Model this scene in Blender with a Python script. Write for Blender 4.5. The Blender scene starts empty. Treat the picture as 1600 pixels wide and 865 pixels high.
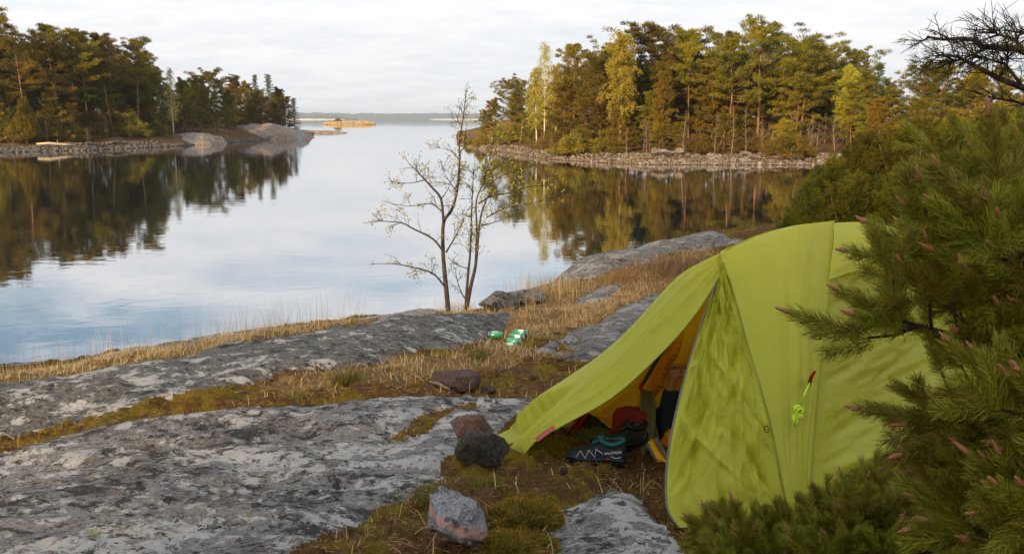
import bpy, math, random
import numpy as np
from mathutils import Vector, Matrix
rad = math.radians
scene = bpy.context.scene
col = scene.collection

# ---------------------------------------------------------------- camera
FPX, PITCH, CAMZ = 1386.0, rad(10.08), 3.4
cam_d = bpy.data.cameras.new('camera'); cam_d.sensor_width = 36; cam_d.lens = 36 * FPX / 1600
cam_d.clip_start = 0.05; cam_d.clip_end = 30000
cam = bpy.data.objects.new('camera', cam_d); col.objects.link(cam)
cam.location = (0, 0, CAMZ); cam.rotation_euler = (math.pi / 2 - PITCH, 0, 0)
scene.camera = cam

# ---------------------------------------------------------------- sky, sun, exposure
SUN_EL, SUN_AZ = 14.0, 208.0           # degrees; azimuth clockwise from +Y (behind the camera, to the left)
def N(nt, t, ins=None, **props):
    n = nt.nodes.new(t)
    for k, v in props.items(): setattr(n, k, v)
    for k, v in (ins or {}).items():
        if isinstance(v, bpy.types.NodeSocket): nt.links.new(v, n.inputs[k])
        else: n.inputs[k].default_value = v
    return n
def ramp(nt, fac, stops, interp='LINEAR'):
    n = nt.nodes.new('ShaderNodeValToRGB'); n.color_ramp.interpolation = interp
    el = n.color_ramp.elements
    while len(el) < len(stops): el.new(0.5)
    for e, (p, c) in zip(el, stops):
        e.position = p; e.color = (c, c, c, 1) if not hasattr(c, '__len__') else (*c, 1)
    nt.links.new(fac, n.inputs[0]); return n.outputs[0]
def mixc(nt, fac, a, b, blend='MIX'):
    n = nt.nodes.new('ShaderNodeMix'); n.data_type = 'RGBA'; n.blend_type = blend
    for i, v in ((0, fac), (6, a), (7, b)):
        if isinstance(v, bpy.types.NodeSocket): nt.links.new(v, n.inputs[i])
        elif i == 0: n.inputs[0].default_value = v
        else: n.inputs[i].default_value = (*v, 1)
    return n.outputs[2]
def mth(nt, op, a, b=0.0, c=None):
    n = nt.nodes.new('ShaderNodeMath'); n.operation = op
    for i, v in ((0, a), (1, b), (2, c)):
        if v is None: continue
        if isinstance(v, bpy.types.NodeSocket): nt.links.new(v, n.inputs[i])
        else: n.inputs[i].default_value = v
    return n.outputs[0]

world = bpy.data.worlds.new('World'); scene.world = world; world.use_nodes = True
nt = world.node_tree; nt.nodes.clear()
sky = N(nt, 'ShaderNodeTexSky', sky_type='NISHITA', sun_disc=False, sun_elevation=rad(SUN_EL), sun_rotation=rad(SUN_AZ), altitude=0.0, air_density=1.0, dust_density=1.5, ozone_density=1.5)
tc = N(nt, 'ShaderNodeTexCoord')
sep = N(nt, 'ShaderNodeSeparateXYZ', {0: tc.outputs['Generated']})
zz = mth(nt, 'ADD', mth(nt, 'MAXIMUM', sep.outputs[2], 0.0), 0.16)
cv = N(nt, 'ShaderNodeCombineXYZ', {0: mth(nt, 'DIVIDE', sep.outputs[0], zz), 1: mth(nt, 'MULTIPLY', mth(nt, 'DIVIDE', sep.outputs[1], zz), 1.6), 2: 3.1})
n1 = N(nt, 'ShaderNodeTexNoise', {'Vector': cv.outputs[0], 'Scale': 1.15, 'Detail': 7.0, 'Roughness': 0.55, 'Distortion': 0.4})
n2 = N(nt, 'ShaderNodeTexNoise', {'Vector': cv.outputs[0], 'Scale': 3.4, 'Detail': 5.0, 'Roughness': 0.6})
# thin high cloud: closed towards the horizon, broken higher up
dens = mth(nt, 'ADD', mth(nt, 'MULTIPLY', n1.outputs[0], 0.75), mth(nt, 'MULTIPLY', n2.outputs[0], 0.25))
low = N(nt, 'ShaderNodeMapRange', {0: sep.outputs[2], 1: 0.06, 2: 0.19, 3: 0.30, 4: 0.0}).outputs[0]
cover = ramp(nt, mth(nt, 'ADD', dens, low), [(0.41, 0.0), (0.50, 0.65), (0.60, 1.0)])
tone = ramp(nt, n2.outputs[0], [(0.3, (5.0, 5.1, 5.3)), (0.62, (5.8, 5.75, 5.7))])
grow = N(nt, 'ShaderNodeMapRange', {0: sep.outputs[2], 1: 0.0, 2: 0.6, 3: 0.92, 4: 1.5}).outputs[0]   # an overcast sky is brighter overhead
toneb = ramp(nt, n1.outputs[0], [(0.3, (0.90, 0.925, 0.955)), (0.6, (1.0, 1.0, 1.0))])
cloud = N(nt, 'ShaderNodeVectorMath', {0: mixc(nt, 1.0, tone, toneb, 'MULTIPLY'), 'Scale': grow}, operation='SCALE').outputs[0]
skyc = mixc(nt, cover, sky.outputs[0], cloud)
bg = N(nt, 'ShaderNodeBackground', {0: skyc, 1: 0.1})
N(nt, 'ShaderNodeOutputWorld', {0: bg.outputs[0]})

sun_d = bpy.data.lights.new('sun', 'SUN'); sun_d.energy = 5.0; sun_d.angle = rad(3); sun_d.color = (1.0, 0.70, 0.36)
sun = bpy.data.objects.new('sun', sun_d); col.objects.link(sun)
_sd = Vector((math.sin(rad(SUN_AZ)) * math.cos(rad(SUN_EL)), math.cos(rad(SUN_AZ)) * math.cos(rad(SUN_EL)), math.sin(rad(SUN_EL))))
sun.rotation_euler = _sd.to_track_quat('Z', 'Y').to_euler()
scene.view_settings.view_transform = 'Standard'; scene.view_settings.look = 'None'
scene.view_settings.exposure = 0.86; scene.view_settings.gamma = 1.0
scene.render.engine = 'CYCLES'; scene.cycles.max_bounces = 8; scene.cycles.transparent_max_bounces = 12
scene.cycles.volume_bounces = 0
try: scene.cycles.use_denoising = True
except Exception: pass

# ---------------------------------------------------------------- helpers
def P(px, py, d):
    """photo pixel (1600 x 865) at horizontal distance d in front of the camera -> world point"""
    dx, dy = (px - 800) / FPX, (432.5 - py) / FPX
    y = math.cos(PITCH) + math.sin(PITCH) * dy; z = -math.sin(PITCH) + math.cos(PITCH) * dy
    s = d / y
    return Vector((dx * s, d, CAMZ + z * s))
def XD(px, d):
    return (px - 800) / FPX / 0.985 * d
def tag(o, label=None, cat=None, group=None, kind=None):
    if label: o['label'] = label
    if cat: o['category'] = cat
    if group: o['group'] = group
    if kind: o['kind'] = kind
    return o
def empty(name, loc=(0, 0, 0), rz=0.0):
    o = bpy.data.objects.new(name, None); col.objects.link(o)
    o.location = loc; o.rotation_euler[2] = rz; o.empty_display_size = 0.1
    return o
def meshdata(name, V, F, mat=None, smooth=False):
    me = bpy.data.meshes.new(name)
    if isinstance(F, np.ndarray):
        V = np.asarray(V, dtype=np.float32); k = F.shape[1]; n = len(F)
        me.vertices.add(len(V)); me.vertices.foreach_set('co', V.ravel())
        me.loops.add(n * k); me.loops.foreach_set('vertex_index', F.astype(np.int32).ravel())
        me.polygons.add(n)
        me.polygons.foreach_set('loop_start', np.arange(0, n * k, k, dtype=np.int32))
        me.polygons.foreach_set('loop_total', np.full(n, k, dtype=np.int32))
        me.update(calc_edges=True)
    else:
        me.from_pydata([tuple(v) for v in V], [], F); me.update()
    if smooth: me.polygons.foreach_set('use_smooth', np.ones(len(me.polygons), dtype=bool))
    if mat: me.materials.append(mat)
    return me
def link(name, me, parent=None, loc=None, rot=None, scale=None):
    o = bpy.data.objects.new(name, me); col.objects.link(o)
    if parent is not None: o.parent = parent
    if loc is not None: o.location = loc
    if rot is not None: o.rotation_euler = rot
    if scale is not None: o.scale = scale if hasattr(scale, '__len__') else (scale,) * 3
    return o
def obj(name, V, F, mat, parent=None, smooth=False, **k):
    return link(name, meshdata(name, V, F, mat, smooth), parent, **k)
class MB:
    """collects shapes into one mesh"""
    def __init__(s): s.V = []; s.F = []
    def add(s, V, F):
        n = len(s.V); s.V += [tuple(v) for v in V]; s.F += [tuple(i + n for i in f) for f in F]; return s
    def tube(s, pts, rs, sides=6, cap=True):
        pts = [Vector(p) for p in pts]; n = len(pts)
        if not hasattr(rs, '__len__'): rs = [rs] * n
        V, F = [], []; up = None
        for i, p in enumerate(pts):
            t = (pts[min(i + 1, n - 1)] - pts[max(i - 1, 0)])
            t = t.normalized() if t.length > 1e-9 else Vector((0, 0, 1))
            if up is None:
                up = t.cross(Vector((0.3, 0.9, 0.2)))
                if up.length < 1e-3: up = t.cross(Vector((1, 0, 0)))
            up = (up - t * up.dot(t)).normalized(); w = t.cross(up)
            for k in range(sides):
                a = 2 * math.pi * k / sides
                V.append(p + (up * math.cos(a) + w * math.sin(a)) * rs[i])
        for i in range(n - 1):
            for k in range(sides):
                k2 = (k + 1) % sides
                F.append((i * sides + k, i * sides + k2, (i + 1) * sides + k2, (i + 1) * sides + k))
        if cap:
            F.append(tuple(range(sides - 1, -1, -1))); F.append(tuple((n - 1) * sides + k for k in range(sides)))
        return s.add(V, F)
    def lathe(s, prof, seg=20, M=None):
        V, F = [], []; n = len(prof)
        for r, z in prof:
            for k in range(seg):
                a = 2 * math.pi * k / seg; V.append(Vector((r * math.cos(a), r * math.sin(a), z)))
        for i in range(n - 1):
            for k in range(seg):
                k2 = (k + 1) % seg; F.append((i * seg + k, i * seg + k2, (i + 1) * seg + k2, (i + 1) * seg + k))
        F.append(tuple(range(seg - 1, -1, -1))); F.append(tuple((n - 1) * seg + k for k in range(seg)))
        if M is not None: V = [M @ v for v in V]
        return s.add(V, F)
    def loft(s, rows):
        n = len(rows[0]); V = [p for r in rows for p in r]
        F = [(i * n + k, i * n + k + 1, (i + 1) * n + k + 1, (i + 1) * n + k) for i in range(len(rows) - 1) for k in range(n - 1)]
        return s.add(V, F)
    def build(s, name, mat, parent=None, smooth=True, **k): return obj(name, s.V, s.F, mat, parent, smooth, **k)

# numpy value noise
def _hash(ix, iy, iz, seed):
    h = (ix * 374761393 + iy * 668265263 + iz * 2147483647 + seed * 1274126177) & 0xffffffff
    h = ((h ^ (h >> 13)) * 1274126177) & 0xffffffff
    return ((h ^ (h >> 16)) & 0xffff) / 65535.0
def vnoise(x, y, z=0.0, seed=0):
    x = np.asarray(x, dtype=float); y = np.asarray(y, dtype=float); z = np.zeros_like(x) + z
    ix, iy, iz = np.floor(x).astype(np.int64), np.floor(y).astype(np.int64), np.floor(z).astype(np.int64)
    fx, fy, fz = x - ix, y - iy, z - iz
    fx, fy, fz = (f * f * f * (f * (f * 6 - 15) + 10) for f in (fx, fy, fz))
    r = 0
    for a in (0, 1):
        for b in (0, 1):
            for c in (0, 1):
                w = (fx if a else 1 - fx) * (fy if b else 1 - fy) * (fz if c else 1 - fz)
                r = r + w * _hash(ix + a, iy + b, iz + c, seed)
    return r * 2 - 1
def fbm(x, y, z=0.0, seed=0, oct=4, gain=0.5):
    r, a, f = 0, 1.0, 1.0
    for o in range(oct):
        r = r + a * vnoise(np.asarray(x) * f, np.asarray(y) * f, np.asarray(z) * f, seed + o * 17); a *= gain; f *= 2.03
    return r
def sstep(a, b, x):
    t = np.clip((x - a) / (b - a), 0, 1); return t * t * (3 - 2 * t)
def tris_from(base, dirs, length, width, rs):
    """thin triangles: base (n,3), unit dirs (n,3)"""
    n = len(base); r = rs.normal(size=(n, 3))
    side = np.cross(dirs, r); side /= (np.linalg.norm(side, axis=1, keepdims=True) + 1e-9)
    L = np.asarray(length).reshape(-1, 1) * np.ones((n, 1)); W = np.asarray(width).reshape(-1, 1) * np.ones((n, 1))
    V = np.stack([base - side * W / 2, base + side * W / 2, base + dirs * L], axis=1).reshape(-1, 3)
    return V, np.arange(3 * n).reshape(n, 3)
def unit(a): return a / (np.linalg.norm(a, axis=-1, keepdims=True) + 1e-9)

# ---------------------------------------------------------------- materials
def new_mat(name):
    m = bpy.data.materials.new(name); m.use_nodes = True; m.node_tree.nodes.clear(); return m, m.node_tree
def out(nt, sh): N(nt, 'ShaderNodeOutputMaterial', {0: sh})
def pos(nt, scale=(1, 1, 1), rot=(0, 0, 0), obj_space=False):
    s = N(nt, 'ShaderNodeTexCoord').outputs['Object'] if obj_space else N(nt, 'ShaderNodeNewGeometry').outputs['Position']
    return N(nt, 'ShaderNodeMapping', {0: s, 'Scale': scale, 'Rotation': rot}).outputs[0]
def noi(nt, v, sc, det=4.0, rough=0.55, dist=0.0):
    return N(nt, 'ShaderNodeTexNoise', {'Vector': v, 'Scale': sc, 'Detail': det, 'Roughness': rough, 'Distortion': dist}).outputs[0]
def bump(nt, h, strength, dist):
    return N(nt, 'ShaderNodeBump', {'Height': h, 'Strength': strength, 'Distance': dist}).outputs[0]
def pbsdf(nt, c, rough=0.8, normal=None, spec=0.3, **ins):
    d = {'Base Color': c if isinstance(c, bpy.types.NodeSocket) else (*c, 1), 'Roughness': rough, 'Specular IOR Level': spec}
    if normal is not None: d['Normal'] = normal
    d.update(ins); return N(nt, 'ShaderNodeBsdfPrincipled', d).outputs[0]

def simple(name, c, rough=0.7, var=0.25, sc=20.0, bmp=0.0, spec=0.3, metallic=0.0):
    m, nt = new_mat(name); v = pos(nt, obj_space=True); n = noi(nt, v, sc, 5.0)
    cc = mixc(nt, n, tuple(x * (1 - var) for x in c), tuple(min(1, x * (1 + var)) for x in c))
    out(nt, pbsdf(nt, cc, rough, bump(nt, n, bmp, 0.01) if bmp else None, spec, Metallic=metallic)); return m

def rock_mat(name, light=0.5, dark=0.5, green=0.62, base=((0.12, 0.115, 0.110), (0.31, 0.30, 0.29)), sc=1.0, pale=(0.54, 0.53, 0.515), rot=0.12, stretch=1.25):
    m, nt = new_mat(name)
    v = pos(nt, (sc / stretch, sc, sc), (0, 0, rot))
    w = N(nt, 'ShaderNodeTexNoise', {'Vector': v, 'Scale': 3.0, 'Detail': 5.0})
    v2 = N(nt, 'ShaderNodeVectorMath', {0: v, 1: N(nt, 'ShaderNodeVectorMath', {0: w.outputs[1], 1: (0.25, 0.25, 0.25)}, operation='MULTIPLY').outputs[0]}, operation='ADD').outputs[0]
    fine = noi(nt, v, 85, 5.0, 0.75); med = noi(nt, v2, 7.0, 12.0, 0.72); big = noi(nt, v2, 1.3, 4.0)
    blk = noi(nt, N(nt, 'ShaderNodeMapping', {0: v2, 'Location': (7, 3, 1)}).outputs[0], 11.0, 10.0, 0.76)
    spk = noi(nt, N(nt, 'ShaderNodeMapping', {0: v2, 'Location': (1, 9, 4)}).outputs[0], 30, 6.0, 0.7)
    grn = noi(nt, N(nt, 'ShaderNodeMapping', {0: v2, 'Location': (4, 2, 8)}).outputs[0], 13, 5.0, 0.6)
    brn = noi(nt, N(nt, 'ShaderNodeMapping', {0: v2, 'Location': (11, 5, 2)}).outputs[0], 3.2, 6.0, 0.6)
    c = mixc(nt, ramp(nt, fine, [(0.35, 0.0), (0.65, 1.0)]), base[0], base[1])
    c = mixc(nt, mth(nt, 'MULTIPLY', ramp(nt, brn, [(0.54, 0.0), (0.60, 1.0)]), 0.6), c, (0.10, 0.075, 0.062))
    lt = 0.60 - 0.16 * light
    lm = mth(nt, 'ADD', med, mth(nt, 'MULTIPLY', mth(nt, 'SUBTRACT', big, 0.5), 0.35))
    lmask = ramp(nt, lm, [(lt, 0.0), (lt + 0.022, 1.0)])
    lc = mixc(nt, fine, tuple(x * 0.62 for x in pale), tuple(x * 1.12 for x in pale))
    c = mixc(nt, mth(nt, 'MULTIPLY', lmask, 0.9), c, lc)
    dt = 0.64 - 0.16 * dark
    dm = mth(nt, 'SUBTRACT', blk, mth(nt, 'MULTIPLY', mth(nt, 'SUBTRACT', big, 0.5), 0.3))
    dmask = ramp(nt, dm, [(dt, 0.0), (dt + 0.025, 1.0)])
    c = mixc(nt, mth(nt, 'MULTIPLY', dmask, 0.93), c, mixc(nt, fine, (0.012, 0.012, 0.012), (0.045, 0.042, 0.038)))
    c = mixc(nt, mth(nt, 'MULTIPLY', ramp(nt, spk, [(0.55, 0.0), (0.61, 1.0)]), 0.88), c, (0.018, 0.017, 0.016))
    c = mixc(nt, mth(nt, 'MULTIPLY', ramp(nt, spk, [(0.36, 1.0), (0.42, 0.0)]), 0.55), c, tuple(x * 0.95 for x in pale))
    c = mixc(nt, mth(nt, 'MULTIPLY', ramp(nt, grn, [(green, 0.0), (green + 0.05, 1.0)]), 0.75), c, (0.24, 0.27, 0.10))
    vor = N(nt, 'ShaderNodeTexVoronoi', {'Vector': v2, 'Scale': 1.3}, feature='DISTANCE_TO_EDGE').outputs[0]
    crack = ramp(nt, vor, [(0.0, 0.0), (0.02, 1.0)])
    h = mth(nt, 'ADD', mth(nt, 'ADD', mth(nt, 'MULTIPLY', med, 0.7), mth(nt, 'MULTIPLY', fine, 0.35)), mth(nt, 'ADD', mth(nt, 'MULTIPLY', spk, 0.4), mth(nt, 'SUBTRACT', mth(nt, 'MULTIPLY', lmask, 0.10), mth(nt, 'MULTIPLY', dmask, 0.06))))
    out(nt, pbsdf(nt, c, 0.82, bump(nt, h, 1.0, 0.05), 0.3)); return m

M = {}
M['rockA'] = rock_mat('lichen_rock', 0.58, 0.58, 0.66)
M['rockB'] = rock_mat('grey_rock', 0.36, 0.58, 0.66, ((0.075, 0.074, 0.068), (0.19, 0.188, 0.172)), rot=0.25, stretch=1.5)
M['rockD'] = rock_mat('shore_rock', 0.62, 0.36, 0.72, ((0.10, 0.095, 0.09), (0.21, 0.195, 0.18)), 0.8, (0.34, 0.33, 0.33), rot=0.5)
M['rockP'] = rock_mat('pale_rock', 0.8, 0.15, 0.9, ((0.24, 0.20, 0.16), (0.40, 0.34, 0.28)), 0.8, (0.42, 0.38, 0.34))
M['headland'] = rock_mat('headland_rock', 0.55, 0.22, 0.8, ((0.17, 0.12, 0.085), (0.31, 0.22, 0.15)), 0.16, (0.30, 0.28, 0.26), stretch=1.2)
M['seabed'] = rock_mat('seabed', 0.2, 0.6, 0.9, ((0.03, 0.028, 0.02), (0.07, 0.06, 0.045)), 0.4, (0.1, 0.09, 0.08))

def ground_mat():
    m, nt = new_mat('moss_ground'); v = pos(nt)
    at = N(nt, 'ShaderNodeAttribute', attribute_name='grassy').outputs['Fac']
    a = noi(nt, v, 2.6, 6.0, 0.6, 0.4); b = noi(nt, v, 11, 6.0, 0.65); f = noi(nt, v, 70, 4.0, 0.7); g = noi(nt, v, 190, 2.0, 0.7)
    moss = mixc(nt, f, (0.045, 0.034, 0.004), (0.23, 0.155, 0.012))
    lit = mixc(nt, f, (0.030, 0.014, 0.006), (0.15, 0.075, 0.028))
    c = mixc(nt, ramp(nt, mth(nt, 'ADD', mth(nt, 'MULTIPLY', a, 0.6), mth(nt, 'MULTIPLY', b, 0.4)), [(0.47, 0.0), (0.54, 1.0)]), lit, moss)
    straw = mixc(nt, f, (0.09, 0.05, 0.018), (0.30, 0.19, 0.075))
    c = mixc(nt, mth(nt, 'MULTIPLY', ramp(nt, mth(nt, 'ADD', at, mth(nt, 'MULTIPLY', mth(nt, 'SUBTRACT', b, 0.5), 0.9)), [(0.4, 0.0), (0.6, 1.0)]), 0.9), c, straw)
    c = mixc(nt, mth(nt, 'MULTIPLY', ramp(nt, b, [(0.33, 1.0), (0.40, 0.0)]), 0.7), c, (0.018, 0.011, 0.006))
    h = mth(nt, 'ADD', mth(nt, 'MULTIPLY', b, 0.6), mth(nt, 'ADD', mth(nt, 'MULTIPLY', f, 0.4), mth(nt, 'MULTIPLY', g, 0.2)))
    out(nt, pbsdf(nt, c, 0.95, bump(nt, h, 1.0, 0.03), 0.15)); return m
M['ground'] = ground_mat()

def leafy(name, c1, c2, trans=0.3, rough=0.6, per_obj=0.25, tcol=None, clump=0.0, csc=1.5):
    """foliage: colour varies per leaf, per clump and per plant; some light passes through"""
    m, nt = new_mat(name)
    r = N(nt, 'ShaderNodeNewGeometry').outputs['Random Per Island']
    oi = N(nt, 'ShaderNodeObjectInfo').outputs['Random']
    c = mixc(nt, r, c1, c2)
    if clump:
        c = mixc(nt, ramp(nt, noi(nt, pos(nt), csc, 2.0), [(0.42, 0.0), (0.6, clump)]), c, tuple(min(0.8, x * y) for x, y in zip(c2, (1.6, 1.25, 0.9))))
    if per_obj:
        hs = N(nt, 'ShaderNodeHueSaturation', {'Hue': mth(nt, 'MULTIPLY_ADD', oi, 0.045, 0.490), 'Saturation': 1.0, 'Value': mth(nt, 'MULTIPLY_ADD', oi, per_obj * 2, 1 - per_obj), 'Fac': 1.0, 'Color': c})
        c = hs.outputs[0]
    a = pbsdf(nt, c, rough, None, 0.25)
    t = N(nt, 'ShaderNodeBsdfTranslucent', {0: c})
    out(nt, N(nt, 'ShaderNodeMixShader', {0: trans, 1: a, 2: t.outputs[0]}).outputs[0]); return m
M['pine'] = leafy('pine_foliage', (0.034, 0.034, 0.003), (0.175, 0.135, 0.010), 0.28, clump=0.6, csc=0.5)
M['pine_dark'] = leafy('dark_pine_foliage', (0.026, 0.030, 0.004), (0.130, 0.108, 0.010), 0.24, clump=0.5, csc=0.5)
M['spruce'] = leafy('spruce_foliage', (0.030, 0.036, 0.008), (0.095, 0.100, 0.018), 0.25)
M['birch'] = leafy('birch_foliage', (0.20, 0.165, 0.010), (0.46, 0.36, 0.022), 0.45, per_obj=0.12)
M['juniper'] = leafy('juniper_foliage', (0.034, 0.040, 0.006), (0.155, 0.145, 0.014), 0.28, clump=0.5, csc=3.0)
M['olive'] = leafy('olive_foliage', (0.07, 0.06, 0.008), (0.20, 0.15, 0.018), 0.3, clump=0.4, csc=0.8)
M['reddish'] = leafy('bare_twig_foliage', (0.10, 0.055, 0.03), (0.24, 0.14, 0.07), 0.15)
M['needle'] = leafy('pine_needles', (0.085, 0.085, 0.008), (0.36, 0.315, 0.036), 0.38, 0.42, 0.25)
M['alder'] = leafy('alder_leaves', (0.22, 0.21, 0.03), (0.50, 0.45, 0.09), 0.4, per_obj=0.05)
M['straw'] = leafy('dry_grass', (0.26, 0.18, 0.075), (0.66, 0.49, 0.25), 0.25, 0.7, 0.0)
M['litter'] = leafy('needle_litter', (0.07, 0.028, 0.010), (0.36, 0.20, 0.085), 0.1, 0.8, 0.0)
M['mossb'] = leafy('moss', (0.055, 0.040, 0.003), (0.30, 0.20, 0.012), 0.2, 0.85, 0.0, clump=0.35, csc=9.0)
M['greengrass'] = leafy('green_grass', (0.07, 0.075, 0.012), (0.19, 0.17, 0.03), 0.25, 0.7, 0.0)
M['reed'] = leafy('reeds', (0.40, 0.28, 0.10), (0.62, 0.45, 0.18), 0.2, 0.8, 0.0)

def bark(name, c1, c2, sc=6.0, zs=0.2):
    m, nt = new_mat(name); v = pos(nt, (sc, sc, sc * zs), obj_space=True); n = noi(nt, v, 3.0, 6.0, 0.65)
    out(nt, pbsdf(nt, mixc(nt, ramp(nt, n, [(0.35, 0.0), (0.65, 1.0)]), c1, c2), 0.9, bump(nt, n, 0.8, 0.03), 0.15)); return m
M['pine_bark'] = bark('pine_bark', (0.07, 0.035, 0.02), (0.27, 0.145, 0.08), 3.0)
M['birch_bark'] = bark('birch_bark', (0.25, 0.20, 0.12), (0.66, 0.58, 0.42), 4.0, 1.5)
M['grey_bark'] = bark('grey_bark', (0.10, 0.07, 0.05), (0.30, 0.22, 0.15), 5.0)
M['alder_bark'] = bark('alder_bark', (0.032, 0.024, 0.019), (0.11, 0.085, 0.064), 30.0)
M['dark_bark'] = bark('dark_bark', (0.018, 0.014, 0.012), (0.07, 0.05, 0.04), 12.0)

def floor_mat(name, c1, c2, c3):
    m, nt = new_mat(name); v = pos(nt); a = noi(nt, v, 0.35, 6.0, 0.6); b = noi(nt, v, 2.5, 6.0, 0.7)
    c = mixc(nt, ramp(nt, a, [(0.42, 0.0), (0.58, 1.0)]), c1, c2); c = mixc(nt, ramp(nt, b, [(0.4, 0.0), (0.7, 0.8)]), c, c3)
    out(nt, pbsdf(nt, c, 0.95, bump(nt, b, 0.8, 0.2), 0.1)); return m
M['forest_floor'] = floor_mat('forest_floor', (0.11, 0.055, 0.025), (0.17, 0.10, 0.04), (0.05, 0.035, 0.015))
M['stone'] = rock_mat('shore_stones', 0.62, 0.3, 0.9, ((0.065, 0.055, 0.046), (0.17, 0.14, 0.115)), 0.5, (0.27, 0.235, 0.205), stretch=1.0)
M['stone_dark'] = rock_mat('wet_shore_stones', 0.3, 0.5, 0.9, ((0.05, 0.045, 0.04), (0.15, 0.13, 0.11)), 0.5, (0.22, 0.2, 0.18), stretch=1.0)

def water_mat():
    m, nt = new_mat('calm_water')
    v = pos(nt, (0.55, 1.0, 1.0), (0, 0, rad(-8)))
    a = noi(nt, v, 2.2, 3.0, 0.5, 0.6); b = noi(nt, v, 0.45, 2.0, 0.5); br = noi(nt, pos(nt, (0.03, 0.012, 1)), 1.0, 3.0)
    h = mth(nt, 'ADD', mth(nt, 'MULTIPLY', mth(nt, 'MULTIPLY', a, 0.007), ramp(nt, br, [(0.35, 0.45), (0.65, 1.0)])), mth(nt, 'MULTIPLY', b, 0.005))
    nrm = N(nt, 'ShaderNodeBump', {'Height': h, 'Strength': 1.0, 'Distance': 0.42}).outputs[0]
    body = pbsdf(nt, (0.012, 0.018, 0.018), 0.015, nrm, 0.5, IOR=1.34)
    gl = N(nt, 'ShaderNodeBsdfGlossy', {'Color': (0.96, 0.97, 1.0, 1), 'Roughness': 0.015, 'Normal': nrm}).outputs[0]
    out(nt, N(nt, 'ShaderNodeMixShader', {0: 0.5, 1: body, 2: gl}).outputs[0]); return m
M['water'] = water_mat()
# ================================================================ THE GROUND WE STAND ON
ctrl = []
for px, py, d in [
    (-120, 900, 3.0), (0, 865, 3.1), (0, 790, 3.6), (0, 735, 4.15), (0, 703, 4.6), (0, 684, 4.95), (0, 640, 5.35), (0, 606, 5.75), (0, 590, 6.9), (0, 573, 8.3),
    (200, 865, 3.1), (200, 760, 3.85), (200, 664, 4.75), (200, 648, 5.1), (200, 605, 5.6), (200, 572, 6.15), (200, 560, 7.2), (200, 550, 8.4),
    (400, 865, 3.08), (400, 740, 3.95), (400, 636, 4.95), (400, 622, 5.25), (400, 590, 5.75), (400, 537, 6.55), (400, 528, 7.5), (400, 521, 8.8),
    (650, 865, 3.08), (650, 740, 3.9), (650, 690, 4.3), (650, 618, 5.2), (650, 606, 5.45), (650, 570, 6.15), (650, 556, 6.4), (650, 501, 7.5), (650, 490, 10.0), (640, 486, 10.6),
    (800, 865, 3.08), (800, 720, 4.02), (800, 640, 5.0), (800, 600, 5.7), (800, 541, 7.25), (790, 500, 8.4), (700, 490, 10.2), (740, 488, 10.3),
    (930, 770, 3.63), (1000, 840, 3.2), (930, 708, 4.15), (1000, 735, 3.95), (870, 622, 5.45), (880, 560, 6.6), (950, 520, 7.65), (1010, 470, 9.1), (1000, 443, 10.2),
    (830, 478, 9.8), (830, 452, 10.6), (900, 414, 12.0), (950, 440, 10.8), (1000, 391, 14.0), (1060, 383, 15.0), (1140, 376, 16.2), (1080, 400, 13.2)]:
    ctrl.append(P(px, py, d)[:])
ctrl += [(1.2, 3.4, 1.80), (1.6, 4.3, 1.80), (2.6, 3.6, 1.83), (2.4, 2.5, 1.82), (1.0, 2.0, 1.82), (0, 1.0, 1.84), (-3, 1, 1.88), (3, 0.5, 1.9), (-7, 0, 1.9), (7, 0, 2.1), (0, -4, 2.0), (-7, -4, 2.0), (7, -4, 2.3),
         (1.6, 6.2, 1.72), (3, 8, 1.75), (2.2, 9.5, 1.62), (4.2, 5.5, 1.95), (5, 10, 1.85), (5, 13, 1.8), (7.5, 13, 2.0), (10, 10, 2.3), (12, 20, 2.2), (16, 12, 2.6), (15, 30, 2.0), (8, 6, 2.2), (9.5, 20, 1.7), (13, 28, 1.3),
         (-7, 6.5, 1.6), (-7.5, 8.5, 1.05), (-10, 5, 1.7), (-12, 9, 0.7), (-14, 12, -0.8),
         (-9, 12.5, -0.6), (-5.2, 11.8, -0.35), (-2.6, 12.0, -0.35), (-1.6, 11.9, -0.35), (-0.6, 12.1, -0.4), (0.2, 13.0, -0.4), (1.3, 15.6, -0.4), (2.6, 18.2, -0.4), (4.4, 20.0, -0.4), (6.0, 19, -0.2), (7.2, 22, -0.3), (9.5, 29, -0.4),
         (-4.6, 10.3, 0.35), (-2.2, 10.4, 0.45), (-8, 16, -1.8), (0, 18, -1.8), (3, 26, -2.0), (-4, 30, -2.5), (6, 32, -1.5), (-14, 24, -2.5), (12, 36, -0.6)]
C = np.array(ctrl)
def _tps(r2): return np.where(r2 > 0, 0.5 * r2 * np.log(r2 + 1e-12), 0.0)
def _warp(x, y): return x, y
n_ = len(C)
K = np.zeros((n_ + 3, n_ + 3))
K[:n_, :n_] = _tps((C[:, None, 0] - C[None, :, 0]) ** 2 + (C[:, None, 1] - C[None, :, 1]) ** 2) + np.eye(n_) * 0.004
K[:n_, n_] = 1; K[:n_, n_ + 1:] = C[:, :2]; K[n_, :n_] = 1; K[n_ + 1:, :n_] = C[:, :2].T
W_ = np.linalg.solve(K, np.concatenate([C[:, 2], np.zeros(3)]))
def base_z(x, y):
    x = np.asarray(x, dtype=float); y = np.asarray(y, dtype=float)
    r = W_[n_] + W_[n_ + 1] * x + W_[n_ + 2] * y
    for i in range(n_): r = r + W_[i] * _tps((x - C[i, 0]) ** 2 + (y - C[i, 1]) ** 2)
    return r
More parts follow.
